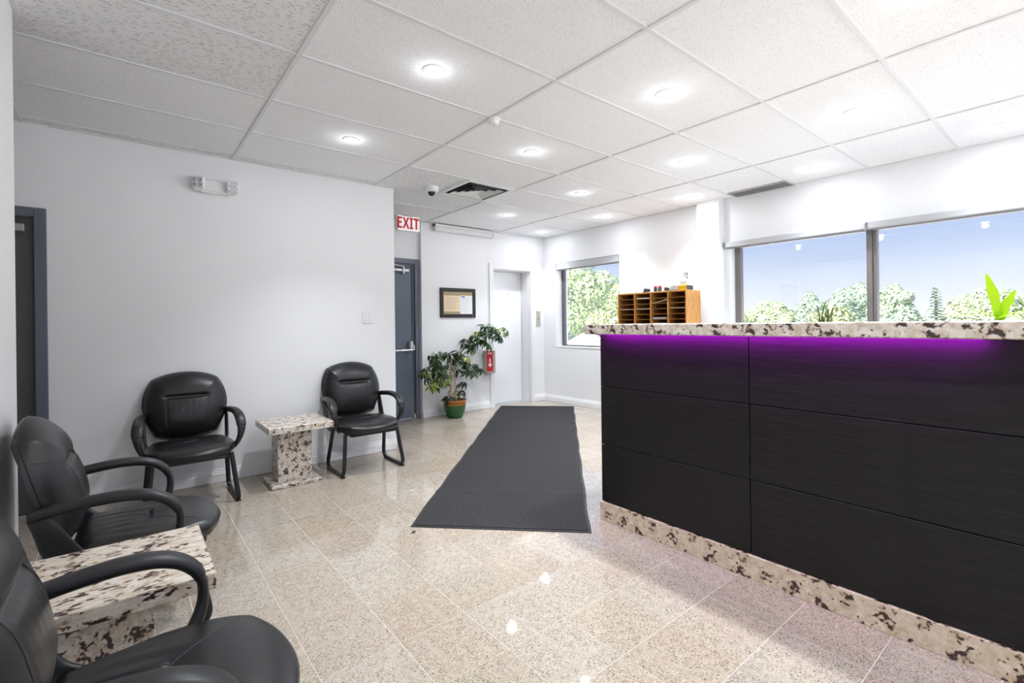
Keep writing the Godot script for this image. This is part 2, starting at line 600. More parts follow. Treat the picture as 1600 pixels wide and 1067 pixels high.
# ---------------------------------------------------------------- room shell
func build_shell() -> void:
	# floor: a bed of grout with granite tiles let into it
	var st := new_st()
	bx(st, Vector3(-2.4, -0.15, -6.3), Vector3(5.62, -0.0012, 4.15))
	var fl := struct("floor", st, M["grout"], "polished tan granite tile floor with pale grout lines", "floor")
	var pitch := 0.305
	var rest := new_st()
	var tile_mesh := []
	var ts := new_st()
	box(ts, Vector3(0, -0.005, 0), Vector3(pitch - 0.0027, 0.010, pitch - 0.0027), 0.0)
	var shared := done(ts)
	for i in range(-10, 18):
		for j in range(-20, 17):
			var cx := 0.523 + (i + 0.5) * pitch
			var cz := -0.837 + (j + 0.5) * pitch
			if cx > WIN_X + 0.1 or cx < -2.2 or cz < -6.05 or cz > 4.0: continue
			if cx < -0.55 and cz > -2.8: continue
			var pr := project(Vector3(cx, 0, cz))
			var shown := pr.z > 0.6 and pr.x > -110.0 and pr.x < 1690.0 and pr.y < 1180.0
			if cx > 2.5 and (cz > -1.9 or pr.x > 960.0): shown = false
			if cx < -0.2 and cz > -3.0: shown = false
			if shown:
				var q := put("tile", shared, M["floor granite %d" % [0, 1, 2, 3, 4, 0, 2][rng.randi() % 7]], fl, Vector3(cx, rng.randf_range(-0.0002, 0.0002), cz))
				q.rotation.y = 0.0
			else:
				box(rest, Vector3(cx, -0.005, cz), Vector3(pitch - 0.0027, 0.010, pitch - 0.0027))
	var ro := obj("tile_field", rest, M["floor granite 0"], fl)
	tag(ro, "", "", "", "stuff")
	# walls
	st = new_st()
	# long white wall with the dark door at its left end
	var zl := LEFT_Z
	var zb := LEFT_Z - 0.12
	bx(st, Vector3(-0.415, 0, zb), Vector3(2.115, CEIL + 0.04, zl))
	bx(st, Vector3(-1.30, 2.065, zb), Vector3(-0.415, CEIL + 0.04, zl))
	bx(st, Vector3(-2.2, 0, zb), Vector3(-1.30, CEIL + 0.04, zl))
	struct("wall_left", st, M["wall paint"], "long plain white wall behind the two far black chairs", "wall")
	st = new_st()
	bx(st, Vector3(NEAR_X - 0.12, 0, -2.95), Vector3(NEAR_X, CEIL + 0.04, 4.0))
	struct("wall_near", st, M["wall paint"], "white wall edge close by at the left frame edge, behind the nearest chairs", "wall")
	st = new_st()
	bx(st, Vector3(-2.2, 0, -2.95), Vector3(NEAR_X - 0.12, CEIL + 0.04, -2.83))
	struct("wall_passage", st, M["wall paint"], "white side wall of the passage leading to the dark door", "wall")
	st = new_st()
	bx(st, Vector3(-2.32, 0, -4.62), Vector3(-2.2, CEIL + 0.04, -2.83))
	struct("wall_passage_end", st, M["wall paint"], "white end wall of the passage by the dark door", "wall")
	# wall with the elevator, standing proud of the exit door's wall
	st = new_st()
	var ex := 4.28
	var ew := 5.035
	bx(st, Vector3(3.085, 0, BACK_Z - 0.30), Vector3(ex, CEIL + 0.04, BACK_Z))
	bx(st, Vector3(ew, 0, BACK_Z - 0.30), Vector3(5.6, CEIL + 0.04, BACK_Z))
	bx(st, Vector3(ex, 2.085, BACK_Z - 0.30), Vector3(ew, CEIL + 0.04, BACK_Z))
	bx(st, Vector3(ex - 0.1, 0, BACK_Z - 0.42), Vector3(ew + 0.1, 2.3, BACK_Z - 0.30))
	struct("wall_back", st, M["wall paint"], "white far wall holding the bulletin board and the elevator opening", "wall")
	st = new_st()
	bx(st, Vector3(1.0, 2.13, -5.94), Vector3(3.085, CEIL + 0.04, -5.80))
	bx(st, Vector3(1.0, 0, -5.94), Vector3(2.05, 2.13, -5.80))
	struct("wall_exit", st, M["wall paint"], "white wall above the slate blue exit door, set back slightly", "wall")
	st = new_st()
	bx(st, Vector3(0.88, 0, -5.94), Vector3(1.0, CEIL + 0.04, -4.62))
	struct("wall_recess_end", st, M["wall paint"], "white end wall of the recess beside the exit door", "wall")
	# window wall
	st = new_st()
	var x0 := WIN_X
	var x1 := WIN_X + 0.26
	var y1 := CEIL + 0.04
	bx(st, Vector3(x0, 0, BACK_Z - 0.3), Vector3(x1, y1, -5.44))
	bx(st, Vector3(x0, 0, -5.44), Vector3(x1, 0.885, -4.19))
	bx(st, Vector3(x0, 2.19, -5.44), Vector3(x1, y1, -4.19))
	bx(st, Vector3(x0, 0, -4.19), Vector3(x1, y1, -2.64))
	bx(st, Vector3(x0, 0, -2.64), Vector3(x1, 1.0, 3.40))
	bx(st, Vector3(x0, 2.13, -2.64), Vector3(x1, y1, 3.40))
	bx(st, Vector3(x0, 0, 3.40), Vector3(x1, y1, 4.1))
	struct("wall_right", st, M["wall paint"], "white outer wall on the right with two window openings", "wall")
	st = new_st()
	bx(st, Vector3(5.185, 0, -2.97), Vector3(5.30, y1, -2.70), 0.002)
	struct("wall_pillar", st, M["wall paint"], "shallow white pillar between the wooden mail sorter and the wide window", "pillar")
	st = new_st()
	bx(st, Vector3(-0.6, 0, 4.0), Vector3(-0.2, CEIL + 0.04, 4.2))
	bx(st, Vector3(5.1, 0, 4.0), Vector3(5.6, CEIL + 0.04, 4.2))
	bx(st, Vector3(-0.2, 0, 4.0), Vector3(5.1, 0.2, 4.2))
	bx(st, Vector3(-0.2, 2.5, 4.0), Vector3(5.1, CEIL + 0.04, 4.2))
	struct("wall_rear", st, M["wall paint"], "white wall closing the room behind the viewpoint", "wall")
	# baseboards
	var runs := [["baseboard_left", "white moulded baseboard under the long white wall", Vector3(-0.41, 0, zl), Vector3(2.115, 0, zl), Vector3(0, 0, 1)],
		["baseboard_back", "white moulded baseboard behind the potted plant", Vector3(3.085, 0, BACK_Z), Vector3(4.20, 0, BACK_Z), Vector3(0, 0, 1)],
		["baseboard_corner", "short white baseboard between the elevator and the corner", Vector3(5.085, 0, BACK_Z), Vector3(WIN_X, 0, BACK_Z), Vector3(0, 0, 1)],
		["baseboard_right", "white moulded baseboard under the small window", Vector3(WIN_X, 0, BACK_Z), Vector3(WIN_X, 0, 4.0), Vector3(-1, 0, 0)],
		["baseboard_near", "white baseboard behind the two nearest chairs", Vector3(NEAR_X, 0, -2.95), Vector3(NEAR_X, 0, 4.0), Vector3(1, 0, 0)]]
	for r in runs:
		st = new_st()
		st.set_smooth_group(-1)
		var prof := [Vector2(0.014, 0.003), Vector2(0.014, 0.068), Vector2(0.010, 0.074), Vector2(0.010, 0.084), Vector2(0.006, 0.090), Vector2(0.004, 0.104), Vector2(0.0, 0.108)]
		for k in prof.size() - 1:
			var p: Vector2 = prof[k]
			var q: Vector2 = prof[k + 1]
			var nn: Vector3 = r[4] * (q.y - p.y + 0.0001) + Vector3.UP * (p.x - q.x)
			quad(st, r[2] + r[4] * p.x + Vector3.UP * p.y, r[3] + r[4] * p.x + Vector3.UP * p.y, r[3] + r[4] * q.x + Vector3.UP * q.y, r[2] + r[4] * q.x + Vector3.UP * q.y, nn)
		for e in [r[2], r[3]]:
			var nrm: Vector3 = (e - (r[2] + r[3]) * 0.5)
			var poly := [e + Vector3.UP * 0.003]
			for p in prof: poly.append(e + r[4] * p.x + Vector3.UP * p.y)
			for k in range(1, poly.size() - 1): tri(st, poly[0], poly[k], poly[k + 1], nrm)
		struct(r[0], st, M["trim paint"], r[1], "baseboard")

func build_ceiling() -> void:
	var st := new_st()
	bx(st, Vector3(-2.4, CEIL + 0.03, -6.1), Vector3(5.62, CEIL + 0.25, 4.15))
	var ce := struct("ceiling", st, M["plenum"], "suspended white ceiling of speckled tiles in a metal grid", "ceiling")
	var cols := [-1.756, -0.530, 0.696, 1.921, 3.148, 4.362, 5.588]
	var z0 := -1.339
	var rz := 0.6105
	var tb := 0.012
	for k in cols.size():
		st = new_st()
		bx(st, Vector3(cols[k] - tb, CEIL, -5.94), Vector3(cols[k] + tb, CEIL + 0.03, 4.0), 0.0015)
		obj("tee_bar", st, M["grid metal"], ce)
	for j in range(-7, 9):
		var z: float = z0 + j * rz
		if z < -5.9 or z > 4.0: continue
		for k in cols.size() - 1:
			st = new_st()
			bx(st, Vector3(cols[k] + tb, CEIL + 0.0008, z - tb), Vector3(cols[k + 1] - tb, CEIL + 0.03, z + tb), 0.0015)
			obj("tee_bar", st, M["grid metal"], ce)
	# wall angles
	for a in [[Vector3(-0.4, CEIL, LEFT_Z), Vector3(2.115, CEIL + 0.02, LEFT_Z + 0.02)], [Vector3(3.085, CEIL, BACK_Z), Vector3(5.3, CEIL + 0.02, BACK_Z + 0.02)], [Vector3(5.28, CEIL, -5.74), Vector3(5.3, CEIL + 0.02, -2.97)], [Vector3(5.28, CEIL, -2.70), Vector3(5.3, CEIL + 0.02, 4.0)], [Vector3(-0.37, CEIL, -2.95), Vector3(-0.35, CEIL + 0.02, 4.0)]]:
		st = new_st()
		bx(st, a[0], a[1], 0.001)
		obj("wall_angle", st, M["grid metal"], ce)
	for k in cols.size() - 1:
		for j in range(-8, 10):
			var za: float = z0 + (j - 1) * rz
			var zb: float = z0 + j * rz
			if zb < -5.9 or za > 4.0: continue
			var xa: float = cols[k]
			var xb: float = cols[k + 1]
			var zc := (za + zb) * 0.5
			var fis := k <= 1 and zc > -3.17 or zc < -4.39 and k <= 3 and k < 4
			if k == 3 and zc < -3.7 and zc > -4.4:
				# half tile beside the air diffuser
				st = new_st()
				box(st, Vector3((xa + 2.545) * 0.5, CEIL + 0.0145, zc), Vector3(2.545 - xa - 0.01, 0.015, rz - 0.018), 0.002)
				obj("ceiling_tile", st, M["fissured ceiling tile"], ce)
				st = new_st()
				bx(st, Vector3(2.533, CEIL + 0.0008, za + tb), Vector3(2.557, CEIL + 0.03, zb - tb), 0.0015)
				obj("tee_bar", st, M["grid metal"], ce)
				continue
			st = new_st()
			box(st, Vector3((xa + xb) * 0.5, CEIL + 0.0145 , zc), Vector3(xb - xa - 0.018, 0.015, rz - 0.018), 0.002)
			obj("ceiling_tile", st, M["fissured ceiling tile" if fis else "dotted ceiling tile"], ce)
	# recessed lamps
	var spots := [[1.312, -2.276, ""], [1.312, -3.501, ""], [2.555, -1.653, ""], [2.555, -2.888, ""], [3.770, -1.028, ""], [3.780, -2.261, ""], [3.782, -3.500, ""], [3.785, -4.757, ""], [4.880, -0.428, ""], [4.880, -1.644, ""], [4.880, -2.886, ""], [4.870, -4.071, ""], [4.900, -5.329, ""]]
	var where := ["largest and nearest round ceiling lamp, above the middle of the long white wall", "round ceiling lamp right of the white emergency light, closest to the long wall",
		"round ceiling lamp over the rug's near end, second largest in view", "round ceiling lamp just right of the small white smoke detector",
		"round ceiling lamp over the counter, second from the upper right corner", "round ceiling lamp in the tile row leading to the grey slot grille, left of it",
		"round ceiling lamp right of the louvred air diffuser, larger of the two level with it", "small round ceiling lamp above the right end of the white tube light fixture",
		"round ceiling lamp at the right frame edge, next to the wide window's wall", "round ceiling lamp just above and right of the grey slot grille",
		"small round ceiling lamp directly left of the pillar's top", "small round ceiling lamp over the small window's right part", "smallest round ceiling lamp, deep in the far corner above the elevator"]
	var n := 0
	for s in spots:
		downlight(s[0], s[1], where[n])
		n += 1
	for s in [[1.312, -1.05], [2.555, -0.43], [3.77, 0.2], [4.88, 0.8], [1.312, 0.17], [2.555, 0.79], [3.77, 1.42], [4.88, 2.02], [1.312, 1.39], [2.555, 2.01], [3.77, 2.64], [1.312, 2.61]]:
		downlight(s[0], s[1], "round ceiling lamp behind the viewpoint, out of the picture")
	# air diffuser: nested square cones
	var d := thing("air_diffuser", "square white ceiling air diffuser with stepped dark louvres near the dome camera", "vent", Vector3(2.846, CEIL, -4.086))
	st = new_st()
	for sg in [-1.0, 1.0]:
		bx(st, Vector3(-0.28, -0.004, sg * 0.272 - 0.022), Vector3(0.28, 0.012, sg * 0.272 + 0.022), 0.002)
		bx(st, Vector3(sg * 0.272 - 0.022, -0.004, -0.25), Vector3(sg * 0.272 + 0.022, 0.012, 0.25), 0.002)
	obj("frame", st, M["off white enamel"], d)
	st = new_st()
	bx(st, Vector3(-0.29, 0.022, -0.29), Vector3(0.29, 0.026, 0.29))
	obj("backing", st, M["dark gap"], d)
	for k in 3:
		var ro := 0.205 - 0.062 * k
		var ri := ro - 0.036
		st = new_st()
		st.set_smooth_group(-1)
		for q in 4:
			var b := Basis(Vector3.UP, PI * 0.5 * q)
			for off in [0.0, 0.0015]:
				quad(st, b * Vector3(-ro, -0.006 + off, ro), b * Vector3(ro, -0.006 + off, ro), b * Vector3(ri, 0.016 + off, ri), b * Vector3(-ri, 0.016 + off, ri), b * Vector3(0, -1 if off == 0.0 else 1, 0.5))
		obj("louvre", st, M["off white enamel"], d)
	st = new_st()
	box(st, Vector3(0, -0.002, 0), Vector3(0.07, 0.006, 0.07), 0.002)
	obj("centre_plate", st, M["off white enamel"], d)
	# slot grille next to the wide window
	var g := thing("slot_grille", "long grey louvred slot grille in the ceiling beside the pillar", "vent", Vector3(5.185, CEIL, -2.25))
	st = new_st()
	for sg in [-1.0, 1.0]:
		bx(st, Vector3(sg * 0.105 - 0.010, -0.005, -0.295), Vector3(sg * 0.105 + 0.010, 0.008, 0.295), 0.002)
		bx(st, Vector3(-0.095, -0.005, sg * 0.288 - 0.008), Vector3(0.095, 0.008, sg * 0.288 + 0.008), 0.002)
	obj("frame", st, M["silver louvre"], g)
	for k in 8:
		st = new_st()
		var xf := Transform3D(Basis(Vector3(0, 0, 1), 0.6), Vector3(-0.084 + k * 0.024, 0.001, 0))
		box(st, Vector3.ZERO, Vector3(0.020, 0.002, 0.56), 0.0, xf)
		obj("slat", st, M["silver louvre"], g)
	# dome camera
	var dc := thing("dome_camera", "small white dome security camera with dark lens on the ceiling tile", "camera", Vector3(2.40, CEIL + 0.006, -4.23))
	st = new_st()
	lathe(st, [Vector2(0.0, -0.052), Vector2(0.048, -0.052), Vector2(0.062, -0.046), Vector2(0.066, -0.034), Vector2(0.070, 0.0), Vector2(0.0, 0.0)], 28, Vector3.ZERO, false)
	obj("base", st, M["white plastic"], dc)
	st = new_st()
	var pr := []
	for k in 9: pr.append(Vector2(0.038 * sin(PI * 0.5 * k / 8.0), -0.052 - 0.038 * cos(PI * 0.5 * k / 8.0)))
	lathe(st, pr, 24)
	obj("lens_dome", st, M["camera dome"], dc)
	# smoke detector
	var sd := thing("smoke_detector", "small round white smoke detector at a grid crossing of the ceiling", "detector", Vector3(1.935, CEIL, -2.562))
	st = new_st()
	lathe(st, [Vector2(0.0, -0.040), Vector2(0.020, -0.040), Vector2(0.030, -0.034), Vector2(0.036, -0.018), Vector2(0.040, -0.014), Vector2(0.042, 0.0), Vector2(0.0, 0.001)], 24, Vector3.ZERO, false)
	obj("body", st, M["white plastic"], sd)
	st = new_st()
	lathe(st, [Vector2(0.0, -0.044), Vector2(0.004, -0.044), Vector2(0.005, -0.040)], 10)
	obj("indicator", st, M["grey plastic"], sd)

func downlight(x: float, z: float, label: String) -> void:
	var o := thing("ceiling_lamp", label, "lamp", Vector3(x, CEIL + 0.007, z), 0.0, "round recessed ceiling lamps")
	var st := new_st()
	lathe(st, [Vector2(0.046, -0.006), Vector2(0.050, -0.009), Vector2(0.058, -0.006), Vector2(0.061, 0.0)], 28, Vector3.ZERO, false)
	obj("trim_ring", st, M["white plastic"], o)
	st = new_st()
	lathe(st, [Vector2(0.0, -0.0065), Vector2(0.03, -0.0065), Vector2(0.047, -0.005), Vector2(0.047, 0.001), Vector2(0.0, 0.001)], 28, Vector3.ZERO, false)
	obj("lens", st, M["lamp lens"], o)
	var l := SpotLight3D.new()
	l.name = "light"
	l.light_energy = LAMP_ENERGY
	l.light_color = Color(0.955, 0.98, 1.0)
	l.light_size = 0.046
	l.spot_range = 12.0
	l.spot_attenuation = 2.0
	l.spot_angle = 52.0
	l.spot_angle_attenuation = 1.0
	l.shadow_enabled = true
	o.add_child(l)
	l.position = Vector3(0, -0.03, 0)
	l.rotation.x = -PI / 2.0
	var w := AreaLight3D.new()
	w.name = "wide_light"
	w.light_energy = WIDE_ENERGY
	w.light_color = Color(0.955, 0.98, 1.0)
	w.area_size = Vector2(0.082, 0.082)
	w.area_range = 12.0
	w.area_attenuation = 2.0
	w.shadow_enabled = true
	o.add_child(w)
	w.position = Vector3(0, -0.012, 0)
	w.rotation.x = -PI / 2.0
	var g := OmniLight3D.new()
	g.name = "glow"
	g.light_energy = GLOW_ENERGY
	g.light_color = Color(0.955, 0.98, 1.0)
	g.light_size = 0.04
	g.omni_range = 12.0
	g.omni_attenuation = 2.0
	g.shadow_enabled = true
	o.add_child(g)
	g.position = Vector3(0, -0.06, 0)

# ---------------------------------------------------------------- doors
func build_doors() -> void:
	# dark door at the left end of the long wall
	var fr := new_st()
	for a in [[Vector3(-0.475, 0, LEFT_Z - 0.115), Vector3(-0.413, 2.065, LEFT_Z + 0.022)], [Vector3(-1.302, 0, LEFT_Z - 0.115), Vector3(-1.240, 2.065, LEFT_Z + 0.022)], [Vector3(-1.240, 2.003, LEFT_Z - 0.115), Vector3(-0.475, 2.065, LEFT_Z + 0.022)]]:
		bx(fr, a[0], a[1], 0.004)
	var d1 := thing("door_1", "dark brown grey door in a slate frame at the left edge", "door")
	tag(d1, "", "", "", "structure")
	obj("door_frame", fr, M["frame slate"], d1)
	var st := new_st()
	bx(st, Vector3(-1.238, 0.008, LEFT_Z - 0.075), Vector3(-0.477, 2.001, LEFT_Z - 0.032), 0.002)
	obj("door_leaf", st, M["door brown grey"], d1)
	st = new_st()
	bx(st, Vector3(-0.78, 1.90, LEFT_Z - 0.033), Vector3(-0.52, 1.955, LEFT_Z + 0.015), 0.006)
	obj("door_closer", st, M["steel"], d1)
	st = new_st()
	tube(st, rounded([Vector3(-1.18, 1.0, LEFT_Z - 0.034), Vector3(-1.18, 1.0, LEFT_Z + 0.02), Vector3(-1.06, 1.0, LEFT_Z + 0.02)], 0.02), 0.009)
	obj("handle", st, M["steel"], d1)
	# exit door
	var d2 := thing("door_2", "slate blue exit door with push bar, half hidden by the long white wall", "door")
	tag(d2, "", "", "", "structure")
	var zf := -5.80
	st = new_st()
	for a in [[Vector3(3.010, 0, zf - 0.1), Vector3(3.070, 2.128, zf + 0.018)], [Vector3(2.05, 0, zf - 0.1), Vector3(2.10, 2.128, zf + 0.018)], [Vector3(2.10, 2.062, zf - 0.1), Vector3(3.010, 2.128, zf + 0.018)]]:
		bx(st, a[0], a[1], 0.004)
	for a in [[Vector3(2.985, 0, zf - 0.1), Vector3(3.010, 2.062, zf - 0.012)], [Vector3(2.10, 2.038, zf - 0.1), Vector3(2.985, 2.062, zf - 0.012)]]:
		bx(st, a[0], a[1], 0.002)
	obj("door_frame", st, M["frame slate"], d2)
	st = new_st()
	bx(st, Vector3(2.104, 0.008, zf - 0.075), Vector3(2.975, 2.034, zf - 0.03), 0.002)
	obj("door_leaf", st, M["door slate"], d2)
	st = new_st()
	bx(st, Vector3(2.985, 0.0, zf - 0.012), Vector3(3.010, 0.06, zf + 0.01), 0.002)
	obj("stop_plate", st, M["steel"], d2)
	# closer
	st = new_st()
	sweep(st, [Vector3(2.70, 1.975, zf - 0.005), Vector3(2.93, 1.975, zf - 0.005)], [Vector2(0.026, 0.024)], 12, Vector3.UP, 3.0)
	var cl := obj("door_closer", st, M["steel"], d2)
	st = new_st()
	box(st, Vector3(2.845, 1.975, zf + 0.002), Vector3(0.028, 0.105, 0.062), 0.008)
	obj("pinion_cap", st, M["steel"], cl)
	st = new_st()
	tube(st, [Vector3(2.845, 2.02, zf + 0.02), Vector3(2.62, 2.045, zf + 0.06)], 0.008)
	obj("closer_arm", st, M["steel"], cl)
	# push bar
	st = new_st()
	sweep(st, [Vector3(2.16, 0.915, zf + 0.045), Vector3(2.94, 0.915, zf + 0.045)], [Vector2(0.016, 0.016)], 14, Vector3.UP)
	obj("push_bar", st, M["steel"], d2)
	st = new_st()
	box(st, Vector3(2.945, 0.968, zf + 0.005), Vector3(0.062, 0.15, 0.07), 0.016)
	obj("latch_case", st, M["steel"], d2)
	st = new_st()
	tube(st, rounded([Vector3(2.930, 0.915, zf + 0.045), Vector3(2.975, 0.915, zf + 0.045), Vector3(2.975, 0.98, zf + 0.03)], 0.02), 0.013)
	obj("bar_elbow", st, M["steel"], d2)
	# elevator
	var d3 := thing("door_3", "white elevator door set deep in a white cased opening", "door")
	tag(d3, "", "", "", "structure")
	st = new_st()
	var zb := BACK_Z
	for a in [[Vector3(4.205, 0, zb - 0.05), Vector3(4.283, 2.158, zb + 0.018)], [Vector3(5.020, 0, zb - 0.05), Vector3(5.082, 2.158, zb + 0.018)], [Vector3(4.283, 2.080, zb - 0.05), Vector3(5.020, 2.158, zb + 0.018)]]:
		bx(st, a[0], a[1], 0.003)
	obj("casing", st, M["elevator white"], d3)
	st = new_st()
	bx(st, Vector3(4.283, 0, zb - 0.24), Vector3(4.292, 2.080, zb - 0.05))
	bx(st, Vector3(5.012, 0, zb - 0.24), Vector3(5.020, 2.080, zb - 0.05))
	bx(st, Vector3(4.292, 2.072, zb - 0.24), Vector3(5.012, 2.080, zb - 0.05))
	obj("reveal", st, M["elevator white"], d3)
	st = new_st()
	bx(st, Vector3(4.292, 0.006, zb - 0.252), Vector3(5.006, 2.068, zb - 0.22), 0.002)
	obj("sliding_door", st, M["elevator white"], d3)
	st = new_st()
	bx(st, Vector3(4.283, -0.004, zb - 0.26), Vector3(5.02, 0.004, zb - 0.05), 0.001)
	obj("sill_plate", st, M["silver louvre"], d3)
	st = new_st()
	box(st, Vector3(4.74, 1.72, zb - 0.219), Vector3(0.012, 0.022, 0.006), 0.002)
	obj("key_hole", st, M["grey plastic"], d3)

# ---------------------------------------------------------------- windows
func build_windows() -> void:
	var xg := WIN_X + 0.155
	# small window
	var w1 := thing("window_1", "small window left of the mail sorter looking onto pale trees", "window")
	tag(w1, "", "", "", "structure")
	var st := new_st()
	var fa := 0.045
	bx(st, Vector3(xg - 0.03, 0.885, -5.44), Vector3(xg + 0.03, 2.19, -5.44 + fa), 0.003)
	bx(st, Vector3(xg - 0.03, 0.885, -4.19 - fa), Vector3(xg + 0.03, 2.19, -4.19), 0.003)
	bx(st, Vector3(xg - 0.03, 0.885, -5.44 + fa), Vector3(xg + 0.03, 0.885 + 0.02, -4.19 - fa), 0.003)
	bx(st, Vector3(xg - 0.03, 2.19 - fa, -5.44 + fa), Vector3(xg + 0.03, 2.19, -4.19 - fa), 0.003)
	obj("window_frame", st, M["window frame"], w1)
	st = new_st()
	bx(st, Vector3(xg - 0.003, 0.90, -5.40), Vector3(xg + 0.003, 2.15, -4.23))
	obj("pane", st, M["pane glass"], w1)
	st = new_st()
	bx(st, Vector3(WIN_X - 0.006, 0.872, -5.47), Vector3(xg - 0.03, 0.888, -4.16), 0.003)
	obj("window_sill", st, M["trim paint"], w1)
	# wide window
	var w2 := thing("window_2", "wide window behind the counter with a blue sky view", "window")
	tag(w2, "", "", "", "structure")
	st = new_st()
	bx(st, Vector3(xg - 0.035, 1.0, -2.64), Vector3(xg + 0.03, 2.13, -2.575), 0.003)
	bx(st, Vector3(xg - 0.035, 1.0, 3.335), Vector3(xg + 0.03, 2.13, 3.40), 0.003)
	bx(st, Vector3(xg - 0.035, 1.0, -2.575), Vector3(xg + 0.03, 1.05, 3.335), 0.003)
	bx(st, Vector3(xg - 0.035, 2.08, -2.575), Vector3(xg + 0.03, 2.13, 3.335), 0.003)
	obj("window_frame", st, M["mullion"], w2)
	st = new_st()
	bx(st, Vector3(xg - 0.06, 1.05, -1.388), Vector3(xg + 0.03, 2.08, -1.345), 0.003)
	bx(st, Vector3(xg - 0.04, 1.05, -1.345), Vector3(xg + 0.03, 2.08, -1.312), 0.003)
	obj("mullion", st, M["mullion"], w2)
	for a in [[-2.575, -1.388], [-1.312, 1.435]]:
		st = new_st()
		bx(st, Vector3(xg - 0.003, 1.05, a[0]), Vector3(xg + 0.003, 2.08, a[1]))
		obj("pane", st, M["pane glass"], w2)
	st = new_st()
	bx(st, Vector3(WIN_X - 0.01, 0.985, -2.66), Vector3(xg - 0.035, 1.003, 3.42), 0.003)
	obj("window_sill", st, M["trim paint"], w2)
	# window of the rear wall, behind the viewpoint
	var w3 := thing("window_3", "wide window in the wall behind the viewpoint", "window")
	tag(w3, "", "", "", "structure")
	for a in [[Vector3(-0.2, 0.2, 4.09), Vector3(-0.14, 2.5, 4.15)], [Vector3(5.04, 0.2, 4.09), Vector3(5.1, 2.5, 4.15)], [Vector3(-0.14, 0.2, 4.09), Vector3(5.04, 0.25, 4.15)], [Vector3(-0.14, 2.45, 4.09), Vector3(5.04, 2.5, 4.15)]]:
		st = new_st()
		bx(st, a[0], a[1], 0.003)
		obj("window_frame", st, M["mullion"], w3)
	for k in 4:
		st = new_st()
		bx(st, Vector3(-0.14 + k * 1.295, 0.25, 4.117), Vector3(-0.14 + (k + 1) * 1.295 - 0.03, 2.45, 4.123))
		obj("pane", st, M["pane glass"], w3)
	# rolled blinds in their cassettes
	var bl := [[-5.435, -4.195, WIN_X - 0.005, 2.185, 0.100, "grey rolled blind cassette along the top of the small window"],
		[-2.69, -1.352, WIN_X - 0.045, 2.134, 0.062, "light grey rolled blind cassette over the left half of the wide window"],
		[-1.348, 3.40, WIN_X - 0.045, 2.134, 0.062, "light grey rolled blind cassette over the right half of the wide window"]]
	for b in bl:
		var o := thing("window_blind", b[5], "blind", Vector3(b[2], b[3] - b[4], (b[0] + b[1]) * 0.5))
		var ln: float = b[1] - b[0]
		st = new_st()
		bx(st, Vector3(0, 0.002, -ln * 0.5 + 0.004), Vector3(0.075, b[4], ln * 0.5 - 0.004), 0.008)
		obj("cassette", st, M["blind fabric"], o)
		st = new_st()
		bx(st, Vector3(0.03, -0.010, -ln * 0.5 + 0.02), Vector3(0.042, 0.004, ln * 0.5 - 0.02), 0.003)
		obj("bottom_rail", st, M["grey plastic"], o)
		for sg in [-1.0, 1.0]:
			st = new_st()
			box(st, Vector3(0.037, b[4] * 0.5 + 0.001, sg * (ln * 0.5 - 0.002)), Vector3(0.080, b[4] + 0.004, 0.004), 0.0015)
			obj("end_cap", st, M["grey plastic"], o)

